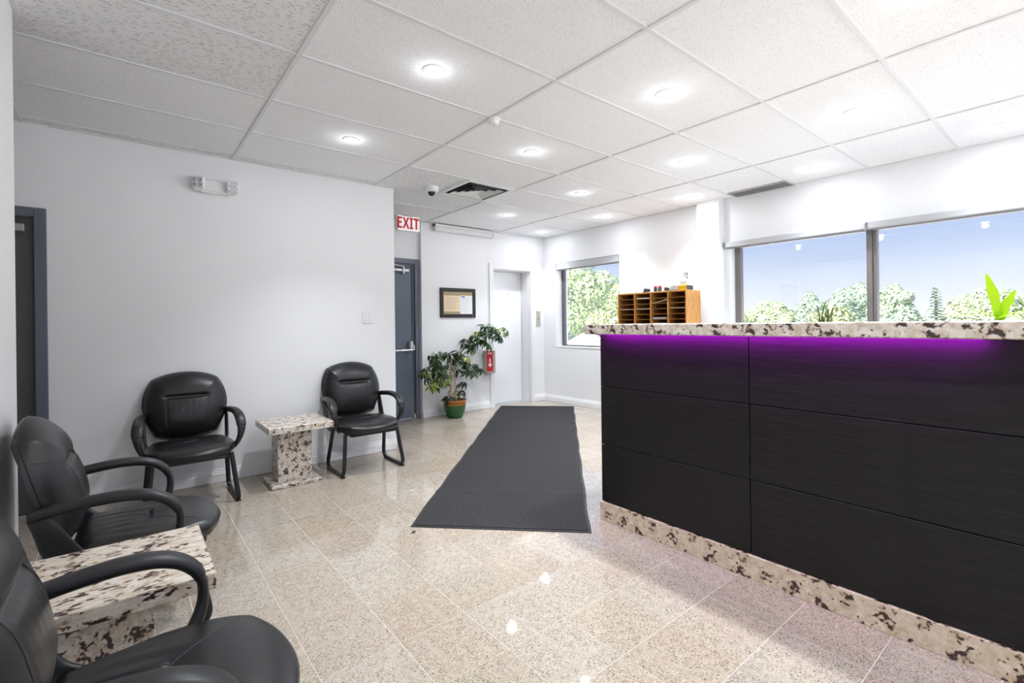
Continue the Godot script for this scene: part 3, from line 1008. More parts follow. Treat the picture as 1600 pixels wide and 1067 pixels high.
# ---------------------------------------------------------------- reception counter
func build_counter() -> void:
	var xf := 2.35
	var ze := -2.015
	var zr := 1.30
	var o := thing("reception_counter", "reception counter with black wood grain panels and speckled stone plinth", "counter")
	var st := new_st()
	bx(st, Vector3(xf + 0.022, 0.0, ze + 0.02), Vector3(xf + 0.10, 1.176, zr))
	bx(st, Vector3(xf + 0.10, 0.0, ze + 0.02), Vector3(2.98, 1.176, ze + 0.12))
	obj("carcass", st, M["black plastic"], o)
	var ys := [0.1165, 0.478, 0.845, 1.1765]
	var zs := [ze, -1.083, zr]
	for j in 2:
		for k in 3:
			st = new_st()
			bx(st, Vector3(xf, ys[k] + 0.0024, zs[j] + (0.0022 if j else 0.0)), Vector3(xf + 0.022, ys[k + 1] - 0.0024, zs[j + 1] - 0.0022), 0.0012)
			obj("panel", st, M["dark laminate"], o)
	for k in 3:
		st = new_st()
		bx(st, Vector3(xf + 0.022, ys[k] + 0.0024, ze), Vector3(3.0, ys[k + 1] - 0.0024, ze + 0.02), 0.0012)
		obj("end_panel", st, M["dark laminate"], o)
	for k in [1, 2]:
		st = new_st()
		bx(st, Vector3(xf - 0.0006, ys[k] - 0.0014, ze - 0.002), Vector3(xf + 0.022, ys[k] + 0.0014, ze + 0.022))
		obj("joint_trim", st, M["steel"], o)
	st = new_st()
	bx(st, Vector3(xf - 0.010, 0.0, ze - 0.010), Vector3(xf + 0.02, 0.115, zr), 0.0015)
	bx(st, Vector3(xf + 0.02, 0.0, ze - 0.010), Vector3(3.0, 0.115, ze + 0.02), 0.0015)
	obj("stone_plinth", st, M["cream stone 2"], o)
	var top := thing("countertop", "thick cream and brown speckled stone top lying on the black reception counter", "countertop")
	st = new_st()
	bx(st, Vector3(2.235, 1.1785, -2.047), Vector3(2.80, 1.2395, zr + 0.05), 0.004)
	obj("slab", st, M["cream stone 1"], top)
	# lower desk behind, out of sight from the front
	st = new_st()
	bx(st, Vector3(xf + 0.10, 0.72, ze + 0.12), Vector3(3.0, 0.75, zr), 0.003)
	obj("work_surface", st, M["cabinet white"], o)
	# violet light strip below the overhang
	st = new_st()
	bx(st, Vector3(xf - 0.072, 1.1745, -1.995), Vector3(xf - 0.058, 1.1783, -0.26), 0.001)
	var strip := obj("light_strip", st, M["violet diode strip"], o)
	var l := AreaLight3D.new()
	l.name = "light"
	l.area_size = Vector2(1.735, 0.012)
	l.light_color = Color(0.72, 0.05, 0.85)
	l.light_energy = 0.45
	l.area_range = 12.0
	l.area_attenuation = 2.0
	l.shadow_enabled = true
	o.add_child(l)
	var aim := Vector3(-0.85, 0.53, 0).normalized()      # away from the panel and up; the light shines the other way
	l.transform = Transform3D(Basis(Vector3.BACK, aim.cross(Vector3.BACK), aim), Vector3(xf - 0.062, 1.1725, -1.1275))

# ---------------------------------------------------------------- rug
func rug_height(t: float, s: float) -> float:
	var y := 0.0
	for k in [[0.62, 0.35, 0.007], [1.35, 0.5, 0.006], [1.95, 0.4, 0.007], [2.7, 0.45, 0.006], [3.12, 0.3, 0.008], [3.68, 0.4, 0.009]]:
		var d: float = (t - k[0]) / 0.035
		y += k[2] * exp(-d * d) * (0.35 + 0.65 * pow(absf(s) / 0.55, 2.0))
	return y

func build_rug() -> void:
	var a := Vector3(1.744, 0, -2.313)
	var dir := Vector3(0.7071, 0, -0.7071)
	var sd := Vector3(0.7071, 0, 0.7071)
	var ln := 4.34
	var o := thing("floor_mat", "long charcoal carpet runner mat laid diagonally across the tile floor", "rug", a)
	for pass_ in 2:
		var inset := 0.0 if pass_ == 0 else 0.018
		var top := 0.005 if pass_ == 0 else 0.0085
		var st := new_st()
		st.set_smooth_group(0)
		var nl := 217
		var nw := 12
		var hw := 0.553 - inset
		var g := []
		for i in nl + 1:
			var t := inset + (ln - 2.0 * inset) * i / nl
			var row := []
			for j in nw + 1:
				var s := -hw + 2.0 * hw * j / nw
				var wob := 0.004 * sin(t * 9.0 + 1.3) * (1.0 if absf(s) > hw * 0.9 else 0.0)
				row.append(dir * t + sd * (s + wob) + Vector3.UP * (top + rug_height(t, s)))
			g.append(row)
		for i in nl:
			for j in nw:
				quad(st, g[i][j], g[i][j + 1], g[i + 1][j + 1], g[i + 1][j], Vector3.UP)
		st.set_smooth_group(-1)
		var low := 0.0005 if pass_ == 0 else 0.004
		for i in nl:
			for j in [0, nw]:
				var p: Vector3 = g[i][j]
				var q: Vector3 = g[i + 1][j]
				quad(st, p, q, Vector3(q.x, low, q.z), Vector3(p.x, low, p.z), sd * (-1.0 if j == 0 else 1.0))
		for j in nw:
			for i in [0, nl]:
				var p: Vector3 = g[i][j]
				var q: Vector3 = g[i][j + 1]
				quad(st, p, q, Vector3(q.x, low, q.z), Vector3(p.x, low, p.z), dir * (-1.0 if i == 0 else 1.0))
		obj(["rubber_border", "pile"][pass_], st, M[["mat rubber", "charcoal carpet"][pass_]], o)
	var sc := thing("dark_scrap", "tiny dark scrap lying on the tiles near the mat's left corner", "scrap", Vector3(1.333, 0.001, -2.62), 0.4)
	var st2 := new_st()
	sweep(st2, [Vector3(-0.018, 0.001, 0), Vector3(-0.004, 0.004, 0.003), Vector3(0.012, 0.0025, -0.002), Vector3(0.02, 0.001, 0.001)], [Vector2(0.002, 0.001), Vector2(0.008, 0.002), Vector2(0.007, 0.0018), Vector2(0.002, 0.001)], 8, Vector3.BACK)
	obj("flake", st2, M["rubber"], sc)

# ---------------------------------------------------------------- chairs
func squircle(a: float, b: float, k: float) -> Vector2:
	var c := Vector2(a * sqrt(1.0 - b * b * 0.5), b * sqrt(1.0 - a * a * 0.5))
	return c.lerp(Vector2(a, b), k)

func back_pt(a: float, b: float, front: bool) -> Vector3:
	var k := lerpf(0.46, 0.27, smoothstep(-0.4, 0.9, b))
	var p := squircle(a, b, k)
	var m := maxf(absf(a), absf(b))
	var y := 0.655 + 0.255 * p.y
	var w := lerpf(0.232, 0.270, smoothstep(-1.0, 0.15, p.y))
	var x := w * p.x
	var edge := pow(maxf(0.0, 1.0 - pow(m, 4.0)), 0.5)
	# recline, and a thick cushion that bulges forward in the middle
	var zc := -0.288 - 0.030 * smoothstep(0.55, 0.72, y) - 0.050 * smoothstep(0.66, 0.90, y)
	edge = pow(maxf(0.0, 1.0 - pow(m, 3.2)), 0.55)
	if not front:
		return Vector3(x, y, zc - 0.040 * edge)
	var z := zc + (0.096 + 0.012 * smoothstep(0.56, 0.70, y)) * edge
	z -= 0.020 * pow(absf(x) / 0.27, 2.0)
	z += 0.008 * exp(-pow((y - 0.56) / 0.10, 2.0)) * edge      # lumbar roll
	var ax := absf(x)
	var inside := smoothstep(0.165, 0.10, ax)
	z -= 0.020 * exp(-pow((y - 0.735) / 0.014, 2.0)) * inside   # deep crease
	z -= 0.010 * exp(-pow((y - 0.735) / 0.05, 2.0)) * smoothstep(0.2, 0.06, ax)
	z -= 0.0035 * exp(-pow((ax - 0.125) / 0.006, 2.0)) * smoothstep(0.74, 0.72, y) * edge
	z += 0.00035 * sin(x * 150.0 + sin(y * 22.0) * 1.2) * inside * smoothstep(0.735, 0.70, y) * smoothstep(0.52, 0.68, y)
	return Vector3(x, y, z)

func seat_pt(a: float, b: float, front: bool) -> Vector3:
	var k := lerpf(0.62, 0.22, smoothstep(-0.5, 0.9, b))
	var p := squircle(a, b, k)
	var m := maxf(absf(a), absf(b))
	var x := 0.268 * p.x * lerpf(0.95, 1.0, smoothstep(-1.0, 0.0, b))
	var z := 0.02 + 0.255 * p.y
	var e := pow(maxf(0.0, 1.0 - pow(m, 7.0)), 0.45)
	if not front:
		return Vector3(x, 0.388 - 0.046 * e, z)
	var y := 0.388 + 0.042 * e + 0.014 * (1.0 - pow(absf(p.x), 2.0)) * (1.0 - pow(absf(p.y), 2.0))
	y -= 0.018 * pow(maxf(0.0, b), 3.0) * e
	var zc := 0.01
	y -= 0.013 * exp(-pow((z - zc) / 0.012, 2.0)) * smoothstep(0.085, 0.03, absf(x))
	y -= 0.006 * exp(-pow((z - zc) / 0.05, 2.0)) * smoothstep(0.13, 0.02, absf(x))
	y += 0.0015 * sin(x * 110.0 + z * 30.0) * exp(-pow((z + 0.06) / 0.08, 2.0)) * e
	return Vector3(x, y, z)

func surf_line(f: Callable, pts: Array, n: int) -> Array:
	var out := []
	for k in pts.size() - 1:
		for j in n + (1 if k == pts.size() - 2 else 0):
			var q: Vector2 = pts[k].lerp(pts[k + 1], float(j) / n)
			out.append(f.call(q.x, q.y, true))
	return out

func make_chair(label: String) -> Node3D:
	var o := thing("waiting_chair", label, "chair", Vector3.ZERO, 0.0, "black waiting room armchairs")
	var st := new_st()
	pillow(st, back_pt, 72, 84, Vector3(0, 0.65, -0.27))
	var back := obj("backrest", st, M["black leather"], o)
	var bc := 0.33
	for s in [-1.0, 1.0]:
		for ln in [[Vector2(s * 0.50, bc), Vector2(s * 0.97, bc + 0.24)], [Vector2(s * 0.50, bc), Vector2(s * 0.52, -0.4), Vector2(s * 0.54, -0.97)]]:
			st = new_st()
			tube(st, surf_line(back_pt, ln, 14), 0.0016, 5)
			obj("seam", st, M["seam thread"], back)
	st = new_st()
	pillow(st, seat_pt, 72, 72, Vector3(0, 0.39, 0.02))
	var seat := obj("seat", st, M["black leather"], o)
	for s in [-1.0, 1.0]:
		for ln in [[Vector2(s * 0.22, -0.03), Vector2(s * 0.72, 0.70)], [Vector2(s * 0.22, -0.03), Vector2(s * 0.48, -0.90)]]:
			st = new_st()
			tube(st, surf_line(seat_pt, ln, 14), 0.0016, 5)
			obj("seam", st, M["seam thread"], seat)
	st = new_st()
	box(st, Vector3(0, 0.338, 0.0), Vector3(0.40, 0.03, 0.40), 0.008)
	obj("seat_pan", st, M["black plastic"], o)
	for s in [-1.0, 1.0]:
		# arm pad
		var raw := [[0.262, 0.588, -0.335, 0.020, 0.021], [0.268, 0.604, -0.25, 0.023, 0.021], [0.279, 0.613, -0.16, 0.026, 0.021], [0.288, 0.615, -0.08, 0.029, 0.021], [0.295, 0.606, -0.01, 0.031, 0.020], [0.300, 0.584, 0.045, 0.033, 0.019], [0.303, 0.552, 0.080, 0.033, 0.018], [0.304, 0.525, 0.095, 0.031, 0.016]]
		var sp := spline(raw, 6)
		var pts := []
		var rad := []
		for e in sp:
			pts.append(Vector3(s * e[0], e[1], e[2]))
			rad.append(Vector2(e[3], e[4]))
		st = new_st()
		sweep(st, pts, rad, 18, Vector3.RIGHT, 2.6)
		obj("armrest", st, M["black plastic"], o)
		raw = [[0.304, 0.524, 0.095, 0.028, 0.013], [0.302, 0.497, 0.102, 0.025, 0.014], [0.295, 0.455, 0.101, 0.020, 0.015], [0.282, 0.415, 0.088, 0.016, 0.017], [0.263, 0.378, 0.06, 0.013, 0.019], [0.235, 0.352, 0.02, 0.012, 0.019]]
		sp = spline(raw, 5)
		pts = []
		rad = []
		for e in sp:
			pts.append(Vector3(s * e[0], e[1], e[2]))
			rad.append(Vector2(e[3], e[4]))
		st = new_st()
		sweep(st, pts, rad, 16, Vector3.RIGHT, 2.4)
		obj("arm_post", st, M["black plastic"], o)
		# bracket behind the arm joining back and seat
		raw = [[0.262, 0.590, -0.318, 0.011, 0.026], [0.261, 0.53, -0.290, 0.011, 0.036], [0.258, 0.46, -0.262, 0.011, 0.046], [0.252, 0.385, -0.215, 0.011, 0.052], [0.235, 0.348, -0.10, 0.010, 0.03]]
		sp = spline(raw, 5)
		pts = []
		rad = []
		for e in sp:
			pts.append(Vector3(s * e[0], e[1], e[2]))
			rad.append(Vector2(e[3], e[4]))
		st = new_st()
		sweep(st, pts, rad, 14, Vector3.RIGHT, 3.0)
		obj("back_bracket", st, M["black plastic"], o)
		# sled leg
		var path := rounded([Vector3(s * 0.228, 0.35, 0.150), Vector3(s * 0.266, 0.014, 0.212), Vector3(s * 0.262, 0.014, -0.215), Vector3(s * 0.236, 0.35, -0.125)], 0.075, 8)
		st = new_st()
		sweep(st, path, [Vector2(0.016, 0.0115)], 12, Vector3.RIGHT, 2.8)
		obj("sled_leg", st, M["black metal"], o)
		for zz in [0.185, -0.17]:
			st = new_st()
			box(st, Vector3(s * 0.265, 0.006, zz), Vector3(0.03, 0.012, 0.03), 0.003)
			obj("foot_glide", st, M["rubber"], o)
	return o

func build_chairs() -> void:
	var a := make_chair("black leather armchair against the long wall, left of the far stone side table")
	var places := [[Vector3(0.353, 0, -4.105), 0.0, ""],
		[Vector3(1.634, 0, -4.105), 0.0, "black leather armchair nearest the exit door, right of the far stone side table"],
		[Vector3(0.062, 0, -2.635), PI * 0.5, "black leather armchair seen from the side just behind the near stone table, with pinched backrest"],
		[Vector3(0.066, 0, -1.365), PI * 0.5, "nearest black leather armchair, cut off at the lower left corner, before the stone table"]]
	for k in places.size():
		var c := a
		if k > 0:
			c = a.duplicate()
			c.name = numbered("waiting_chair")
			add_child(c)
			c.set_meta("label", places[k][2])
		c.position = places[k][0]
		c.rotation.y = places[k][1]

func build_stone_tables() -> void:
	for k in 2:
		var o := thing("side_table", ["cream speckled stone pedestal side table between the two far chairs", "near low stone table with dark streaks between the two closest chairs"][k], "table", [Vector3(1.057, 0, -4.145), Vector3(-0.045, 0, -1.985)][k], 0.0, "stone pedestal side tables")
		var st := new_st()
		box(st, Vector3(0, 0.46, 0), Vector3(0.515 if k else 0.478, 0.050, 0.475), 0.003)
		obj("tabletop", st, M["streaked stone" if k else "cream stone 0"], o)
		st = new_st()
		box(st, Vector3(-0.02, 0.2335, 0.0), Vector3(0.255, 0.403, 0.20), 0.003)
		obj("pedestal", st, M["cream stone 0"], o)
		st = new_st()
		box(st, Vector3(-0.02, 0.016, 0.005), Vector3(0.375, 0.032, 0.325), 0.004)
		obj("base_plate", st, M["cream stone 0"], o)

# ---------------------------------------------------------------- things on the walls
func text_mesh(t: String, size: float, depth: float, bold := true) -> TextMesh:
	var f := SystemFont.new()
	f.font_names = PackedStringArray(["Droid Sans"])
	f.font_weight = 700 if bold else 400
	var tm := TextMesh.new()
	tm.font = f
	tm.text = t
	tm.font_size = 64
	tm.pixel_size = size / 64.0
	tm.depth = depth
	return tm

func build_wall_fittings() -> void:
	# exit sign
	var o := thing("exit_sign", "white sign with red EXIT letters hung above the slate exit door", "sign", Vector3(2.80, 2.535, -5.545))
	var st := new_st()
	box(st, Vector3(0, 0, 0), Vector3(0.315, 0.195, 0.042), 0.006)
	obj("housing", st, M["white plastic"], o)
	st = new_st()
	box(st, Vector3(0, 0, 0.0225), Vector3(0.295, 0.178, 0.003), 0.001)
	obj("face", st, M["sign face"], o)
	var tm := put("lettering", text_mesh("EXIT", 0.165, 0.003), M["sign red"], o, Vector3(0, 0.0, 0.025))
	tm.scale = Vector3(0.90, 1.20, 1.0)
	tm.position.x = -0.012
	st = new_st()
	box(st, Vector3(-0.02, 0.096, 0), Vector3(0.14, 0.012, 0.06), 0.003)
	obj("canopy_plate", st, M["grey plastic"], o)
	# white tube light on the elevator wall
	o = thing("wall_light_fixture", "white rectangular tube light housing mounted high beside the exit sign, unlit", "light fixture", Vector3(3.75, 2.565, BACK_Z))
	st = new_st()
	box(st, Vector3(0, 0.035, 0.045), Vector3(0.98, 0.04, 0.09), 0.006)
	obj("housing", st, M["off white enamel"], o)
	st = new_st()
	box(st, Vector3(0, -0.012, 0.050), Vector3(0.945, 0.056, 0.088), 0.012)
	obj("diffuser", st, M["off white enamel"], o)
	for s in [-1.0, 1.0]:
		st = new_st()
		box(st, Vector3(s * 0.482, 0.006, 0.048), Vector3(0.016, 0.10, 0.098), 0.004)
		obj("end_cap", st, M["white plastic"], o)
	# bulletin board and its papers
	o = thing("bulletin_board", "cork bulletin board in a wide black frame on the far wall", "bulletin board", Vector3(3.655, 1.553, BACK_Z))
	var bw := 0.585
	var bh := 0.412
	var fw := 0.047
	st = new_st()
	bx(st, Vector3(-bw / 2, bh / 2 - fw, 0), Vector3(bw / 2, bh / 2, 0.026), 0.005)
	bx(st, Vector3(-bw / 2, -bh / 2, 0), Vector3(bw / 2, -bh / 2 + fw, 0.026), 0.005)
	for s in [-1.0, 1.0]:
		bx(st, Vector3(s * (bw / 2 - fw * 0.5) - fw * 0.5, -bh / 2 + fw, 0), Vector3(s * (bw / 2 - fw * 0.5) + fw * 0.5, bh / 2 - fw, 0.026), 0.005)
	obj("frame", st, M["dark frame wood"], o)
	st = new_st()
	bx(st, Vector3(-bw / 2 + 0.03, -bh / 2 + 0.03, 0), Vector3(bw / 2 - 0.03, bh / 2 - 0.03, 0.012))
	obj("cork_panel", st, M["cork"], o)
	st = new_st()
	box(st, Vector3(0.235, -bh / 2 + 0.022, 0.0265), Vector3(0.022, 0.010, 0.002))
	obj("maker_plate", st, M["grey plastic"], o)
	var p := thing("notice_sheet", "buff landscape sheet with rows of writing pinned left on the cork board", "paper", Vector3(3.565, 1.543, BACK_Z + 0.0125))
	st = new_st()
	box(st, Vector3(0, 0, 0.001), Vector3(0.285, 0.222, 0.0016))
	obj("sheet", st, M["buff paper"], p)
	st = new_st()
	for k in 11:
		var w := 0.20 + 0.04 * sin(k * 2.3)
		box(st, Vector3(-0.12 + w * 0.5, 0.082 - k * 0.0165, 0.0021), Vector3(w, 0.0028, 0.0004))
	obj("writing", st, M["ink grey"], p)
	p = thing("notice_sheet", "white portrait sheet with a blue heading pinned right on the cork board", "paper", Vector3(3.790, 1.528, BACK_Z + 0.0128))
	st = new_st()
	box(st, Vector3(0, 0, 0.0012), Vector3(0.205, 0.262, 0.0016))
	obj("sheet", st, M["paper"], p)
	st = new_st()
	box(st, Vector3(-0.055, 0.112, 0.0024), Vector3(0.062, 0.017, 0.0005))
	obj("heading", st, M["ink blue"], p)
	st = new_st()
	for k in 15:
		var w := 0.13 + 0.03 * sin(k * 1.7)
		box(st, Vector3(-0.083 + w * 0.5, 0.088 - k * 0.014, 0.0023), Vector3(w, 0.0016, 0.0004))
	obj("writing", st, M["silver louvre"], p)
	# extinguisher cabinet with its red arrow label
	o = thing("extinguisher_cabinet", "grey wall cabinet with red label and white down arrow behind the plant", "cabinet", Vector3(4.155, 0.695, BACK_Z))
	st = new_st()
	box(st, Vector3(0.0, 0, 0.05), Vector3(0.165, 0.33, 0.10), 0.005)
	obj("box", st, M["nickel plate"], o)
	st = new_st()
	box(st, Vector3(-0.022, 0.012, 0.1012), Vector3(0.115, 0.30, 0.003), 0.001)
	obj("label", st, M["extinguisher red"], o)
	st = new_st()
	box(st, Vector3(-0.022, 0.010, 0.1032), Vector3(0.022, 0.085, 0.0012))
	st.set_smooth_group(-1)
	for q in [[Vector3(-0.062, -0.030, 0.1038), Vector3(0.018, -0.030, 0.1038), Vector3(-0.022, -0.080, 0.1038)]]:
		tri(st, q[0], q[1], q[2], Vector3.BACK)
	obj("arrow", st, M["paper"], o)
	var fire := put("lettering", text_mesh("FIRE", 0.036, 0.001), M["paper"], o, Vector3(-0.022, 0.125, 0.1032))
	fire.scale = Vector3(1, 1, 1)
	# call button
	o = thing("call_plate", "narrow metal call button plate between the elevator and the corner", "button plate", Vector3(5.185, 1.325, BACK_Z))
	st = new_st()
	box(st, Vector3(0, 0, 0.004), Vector3(0.090, 0.245, 0.008), 0.002)
	obj("plate", st, M["nickel plate"], o)
	st = new_st()
	lathe(st, [Vector2(0.0, 0.015), Vector2(0.012, 0.015), Vector2(0.014, 0.012), Vector2(0.015, 0.0)], 20, Vector3.ZERO, false, Transform3D(Basis(Vector3.RIGHT, PI / 2), Vector3(0, 0.0, 0.006)))
	obj("button", st, M["silver louvre"], o)
	st = new_st()
	for s in [-1.0, 1.0]:
		box(st, Vector3(0, s * 0.105, 0.0085), Vector3(0.008, 0.008, 0.002), 0.0005)
	obj("screw", st, M["grey plastic"], o)
	# switch
	o = thing("light_switch", "white square double light switch near the right end of the long wall", "switch", Vector3(1.832, 1.327, LEFT_Z))
	st = new_st()
	box(st, Vector3(0, 0, 0.004), Vector3(0.116, 0.118, 0.008), 0.003)
	obj("plate", st, M["white plastic"], o)
	for s in [-1.0, 1.0]:
		st = new_st()
		box(st, Vector3(s * 0.024, 0, 0.009), Vector3(0.034, 0.068, 0.006), 0.002, Transform3D(Basis(Vector3.RIGHT, 0.06), Vector3.ZERO))
		obj("rocker", st, M["trim paint"], o)
	# emergency light
	o = thing("emergency_light", "white emergency light unit with two square lamp heads high on the long wall", "emergency light", Vector3(0.565, 2.375, LEFT_Z))
	st = new_st()
	box(st, Vector3(0, 0, 0.022), Vector3(0.29, 0.095, 0.044), 0.008)
	box(st, Vector3(0.0, -0.05, 0.020), Vector3(0.20, 0.012, 0.036), 0.004)
	obj("body", st, M["white plastic"], o)
	for s in [-1.0, 1.0]:
		st = new_st()
		var xf := Transform3D(Basis(Vector3.UP, -0.35 if s < 0 else -0.1) * Basis(Vector3.RIGHT, 0.12), Vector3(s * 0.118, 0.008, 0.070))
		box(st, Vector3.ZERO, Vector3(0.098, 0.098, 0.045), 0.014, xf)
		var hd := obj("lamp_head", st, M["white plastic"], o)
		st = new_st()
		box(st, Vector3(0, 0, 0.023), Vector3(0.080, 0.080, 0.004), 0.002, xf)
		obj("lens", st, M["emergency lens"], hd)
		for q in 4:
			st = new_st()
			var cx := (-0.019 if q % 2 else 0.019)
			var cy := (-0.019 if q < 2 else 0.019)
			lathe(st, [Vector2(0.015, 0.0), Vector2(0.015, 0.003), Vector2(0.011, 0.003), Vector2(0.004, 0.001), Vector2(0.0, 0.0005)], 16, Vector3.ZERO, true, xf * Transform3D(Basis(Vector3.RIGHT, PI / 2), Vector3(cx, cy, 0.025)))
			obj("reflector", st, M["steel"], hd)

# ---------------------------------------------------------------- potted umbrella plant
func leaflet(st: SurfaceTool, xf: Transform3D, ln: float, wd: float) -> void:
	st.set_smooth_group(0)
	var prof := [0.0, 0.62, 1.0, 0.92, 0.5, 0.0]
	var prev := []
	for k in prof.size():
		var t := float(k) / (prof.size() - 1)
		var w: float = prof[k] * wd * 0.5
		var y := -0.22 * ln * t * t
		var row := [xf * Vector3(-w, y + w * 0.30, ln * t), xf * Vector3(0, y, ln * t), xf * Vector3(w, y + w * 0.30, ln * t)]
		if k:
			quad(st, prev[0], prev[1], row[1], row[0], xf.basis.y)
			quad(st, prev[1], prev[2], row[2], row[1], xf.basis.y)
		prev = row

func make_whorl(seed_: int) -> ArrayMesh:
	var r := RandomNumberGenerator.new()
	r.seed = seed_
	var st := new_st()
	var n := r.randi_range(6, 8)
	for k in n:
		var a := TAU * (k + r.randf_range(-0.2, 0.2)) / n
		var droop := r.randf_range(0.25, 0.95)
		var b := Basis(Vector3.UP, a) * Basis(Vector3.RIGHT, droop) * Basis(Vector3.BACK, r.randf_range(-0.4, 0.4))
		leaflet(st, Transform3D(b, Vector3(0, 0, 0) + b * Vector3(0, 0, 0.014)), r.randf_range(0.085, 0.130), r.randf_range(0.030, 0.042))
	return done(st)

func build_plant() -> void:
	var base := Vector3(3.435, 0, -5.50)
	var o := thing("potted_plant", "bushy umbrella plant with two pale canes in a green glazed pot", "potted plant", base)
	var st := new_st()
	lathe(st, [Vector2(0.0, 0.0), Vector2(0.096, 0.0), Vector2(0.104, 0.012), Vector2(0.136, 0.09), Vector2(0.148, 0.150), Vector2(0.151, 0.172)], 40)
	obj("pot", st, M["pot green"], o)
	st = new_st()
	lathe(st, [Vector2(0.151, 0.172), Vector2(0.151, 0.205), Vector2(0.154, 0.212), Vector2(0.162, 0.220), Vector2(0.163, 0.234), Vector2(0.155, 0.240), Vector2(0.146, 0.236), Vector2(0.143, 0.20)], 40)
	obj("pot_rim", st, M["pot amber"], o)
	st = new_st()
	lathe(st, [Vector2(0.146, 0.212), Vector2(0.10, 0.222), Vector2(0.05, 0.228), Vector2(0.0, 0.226)], 24)
	lathe(st, [Vector2(0.0, 0.02), Vector2(0.09, 0.02), Vector2(0.146, 0.212)], 24)
	obj("soil", st, M["soil"], o)
	var canes := [[Vector3(-0.075, 0.22, 0.03), Vector3(-0.072, 0.52, 0.035), Vector3(-0.066, 0.84, 0.03), 0.017], [Vector3(0.02, 0.22, 0.0), Vector3(0.012, 0.45, 0.005), Vector3(-0.005, 0.73, 0.0), 0.011]]
	for c in canes:
		st = new_st()
		var pts := []
		var rad := []
		for e in spline([[c[0].x, c[0].y, c[0].z], [c[1].x, c[1].y, c[1].z], [c[2].x, c[2].y, c[2].z]], 6):
			pts.append(Vector3(e[0], e[1], e[2]))
			var q: float = c[3] * (1.0 - 0.25 * pts.size() / 13.0) * (1.0 + 0.08 * sin(pts.size() * 2.1))
			rad.append(Vector2(q, q))
		sweep(st, pts, rad, 10)
		obj("cane", st, M["cane"], o)
	var r := RandomNumberGenerator.new()
	r.seed = 5
	var whorls := []
	for k in 8: whorls.append(make_whorl(100 + k))
	# clusters: centre, spread, count, from which height of the cane the twig starts
	var cl := [[Vector3(-0.31, 0.60, 0.12), Vector3(0.21, 0.16, 0.10), 20, 0.55], [Vector3(-0.44, 0.72, 0.12), Vector3(0.10, 0.10, 0.06), 4, 0.60], [Vector3(-0.25, 0.86, 0.06), Vector3(0.14, 0.06, 0.08), 7, 0.70], [Vector3(-0.05, 0.84, 0.05), Vector3(0.10, 0.07, 0.08), 6, 0.80],
		[Vector3(0.14, 0.70, 0.02), Vector3(0.14, 0.16, 0.10), 12, 0.62], [Vector3(0.23, 0.98, 0.0), Vector3(0.15, 0.09, 0.08), 8, 0.72], [Vector3(0.42, 1.10, 0.0), Vector3(0.16, 0.09, 0.08), 10, 0.72], [Vector3(0.76, 1.13, 0.02), Vector3(0.18, 0.08, 0.07), 10, 0.72],
		[Vector3(0.60, 1.25, 0.0), Vector3(0.08, 0.05, 0.05), 3, 0.72], [Vector3(0.38, 0.62, 0.03), Vector3(0.14, 0.07, 0.07), 6, 0.55], [Vector3(0.50, 0.98, 0.02), Vector3(0.12, 0.07, 0.07), 5, 0.72], [Vector3(-0.12, 0.32, 0.02), Vector3(0.07, 0.06, 0.06), 2, 0.30], [Vector3(0.12, 0.40, 0.02), Vector3(0.06, 0.08, 0.06), 4, 0.30]]
	for c in cl:
		var start := Vector3(-0.03, c[3], 0.02)
		var mid: Vector3 = start.lerp(c[0], 0.55) + Vector3(0, 0.06, 0)
		st = new_st()
		var pts := []
		for e in spline([[start.x, start.y, start.z], [mid.x, mid.y, mid.z], [c[0].x, c[0].y, c[0].z]], 6): pts.append(Vector3(e[0], e[1], e[2]))
		tube(st, pts, 0.0055, 7)
		obj("twig", st, M["twig"], o)
		for k in c[2]:
			var p: Vector3 = c[0] + Vector3(r.randf_range(-1, 1), r.randf_range(-1, 1), r.randf_range(-1, 1)) * c[1]
			p.z = clampf(p.z, -0.10, 0.32)
			var w := put("leaf", whorls[r.randi() % 8], M["leaf %d" % [0, 0, 0, 1, 1, 1, 2, 3][r.randi() % 8]], o, p)
			var out: Vector3 = (p - Vector3(c[0].x * 0.6, c[0].y - 0.10, 0.0)).normalized()
			var up := (Vector3.UP * 0.8 + out * 0.9 + Vector3(0, 0, 0.35)).normalized()
			var xa := up.cross(Vector3(r.randf_range(-1, 1), r.randf_range(-0.2, 0.2), r.randf_range(-1, 1))).normalized()
			w.basis = Basis(xa, up, xa.cross(up)) * r.randf_range(0.85, 1.15)
			var stem := new_st()
			var foot := c[0].lerp(p, 0.15) as Vector3
			tube(stem, [foot, foot.lerp(p, 0.6) + Vector3(0, 0.012, 0), p], 0.0022, 5)
			obj("petiole", stem, M["leaf 1"], o)

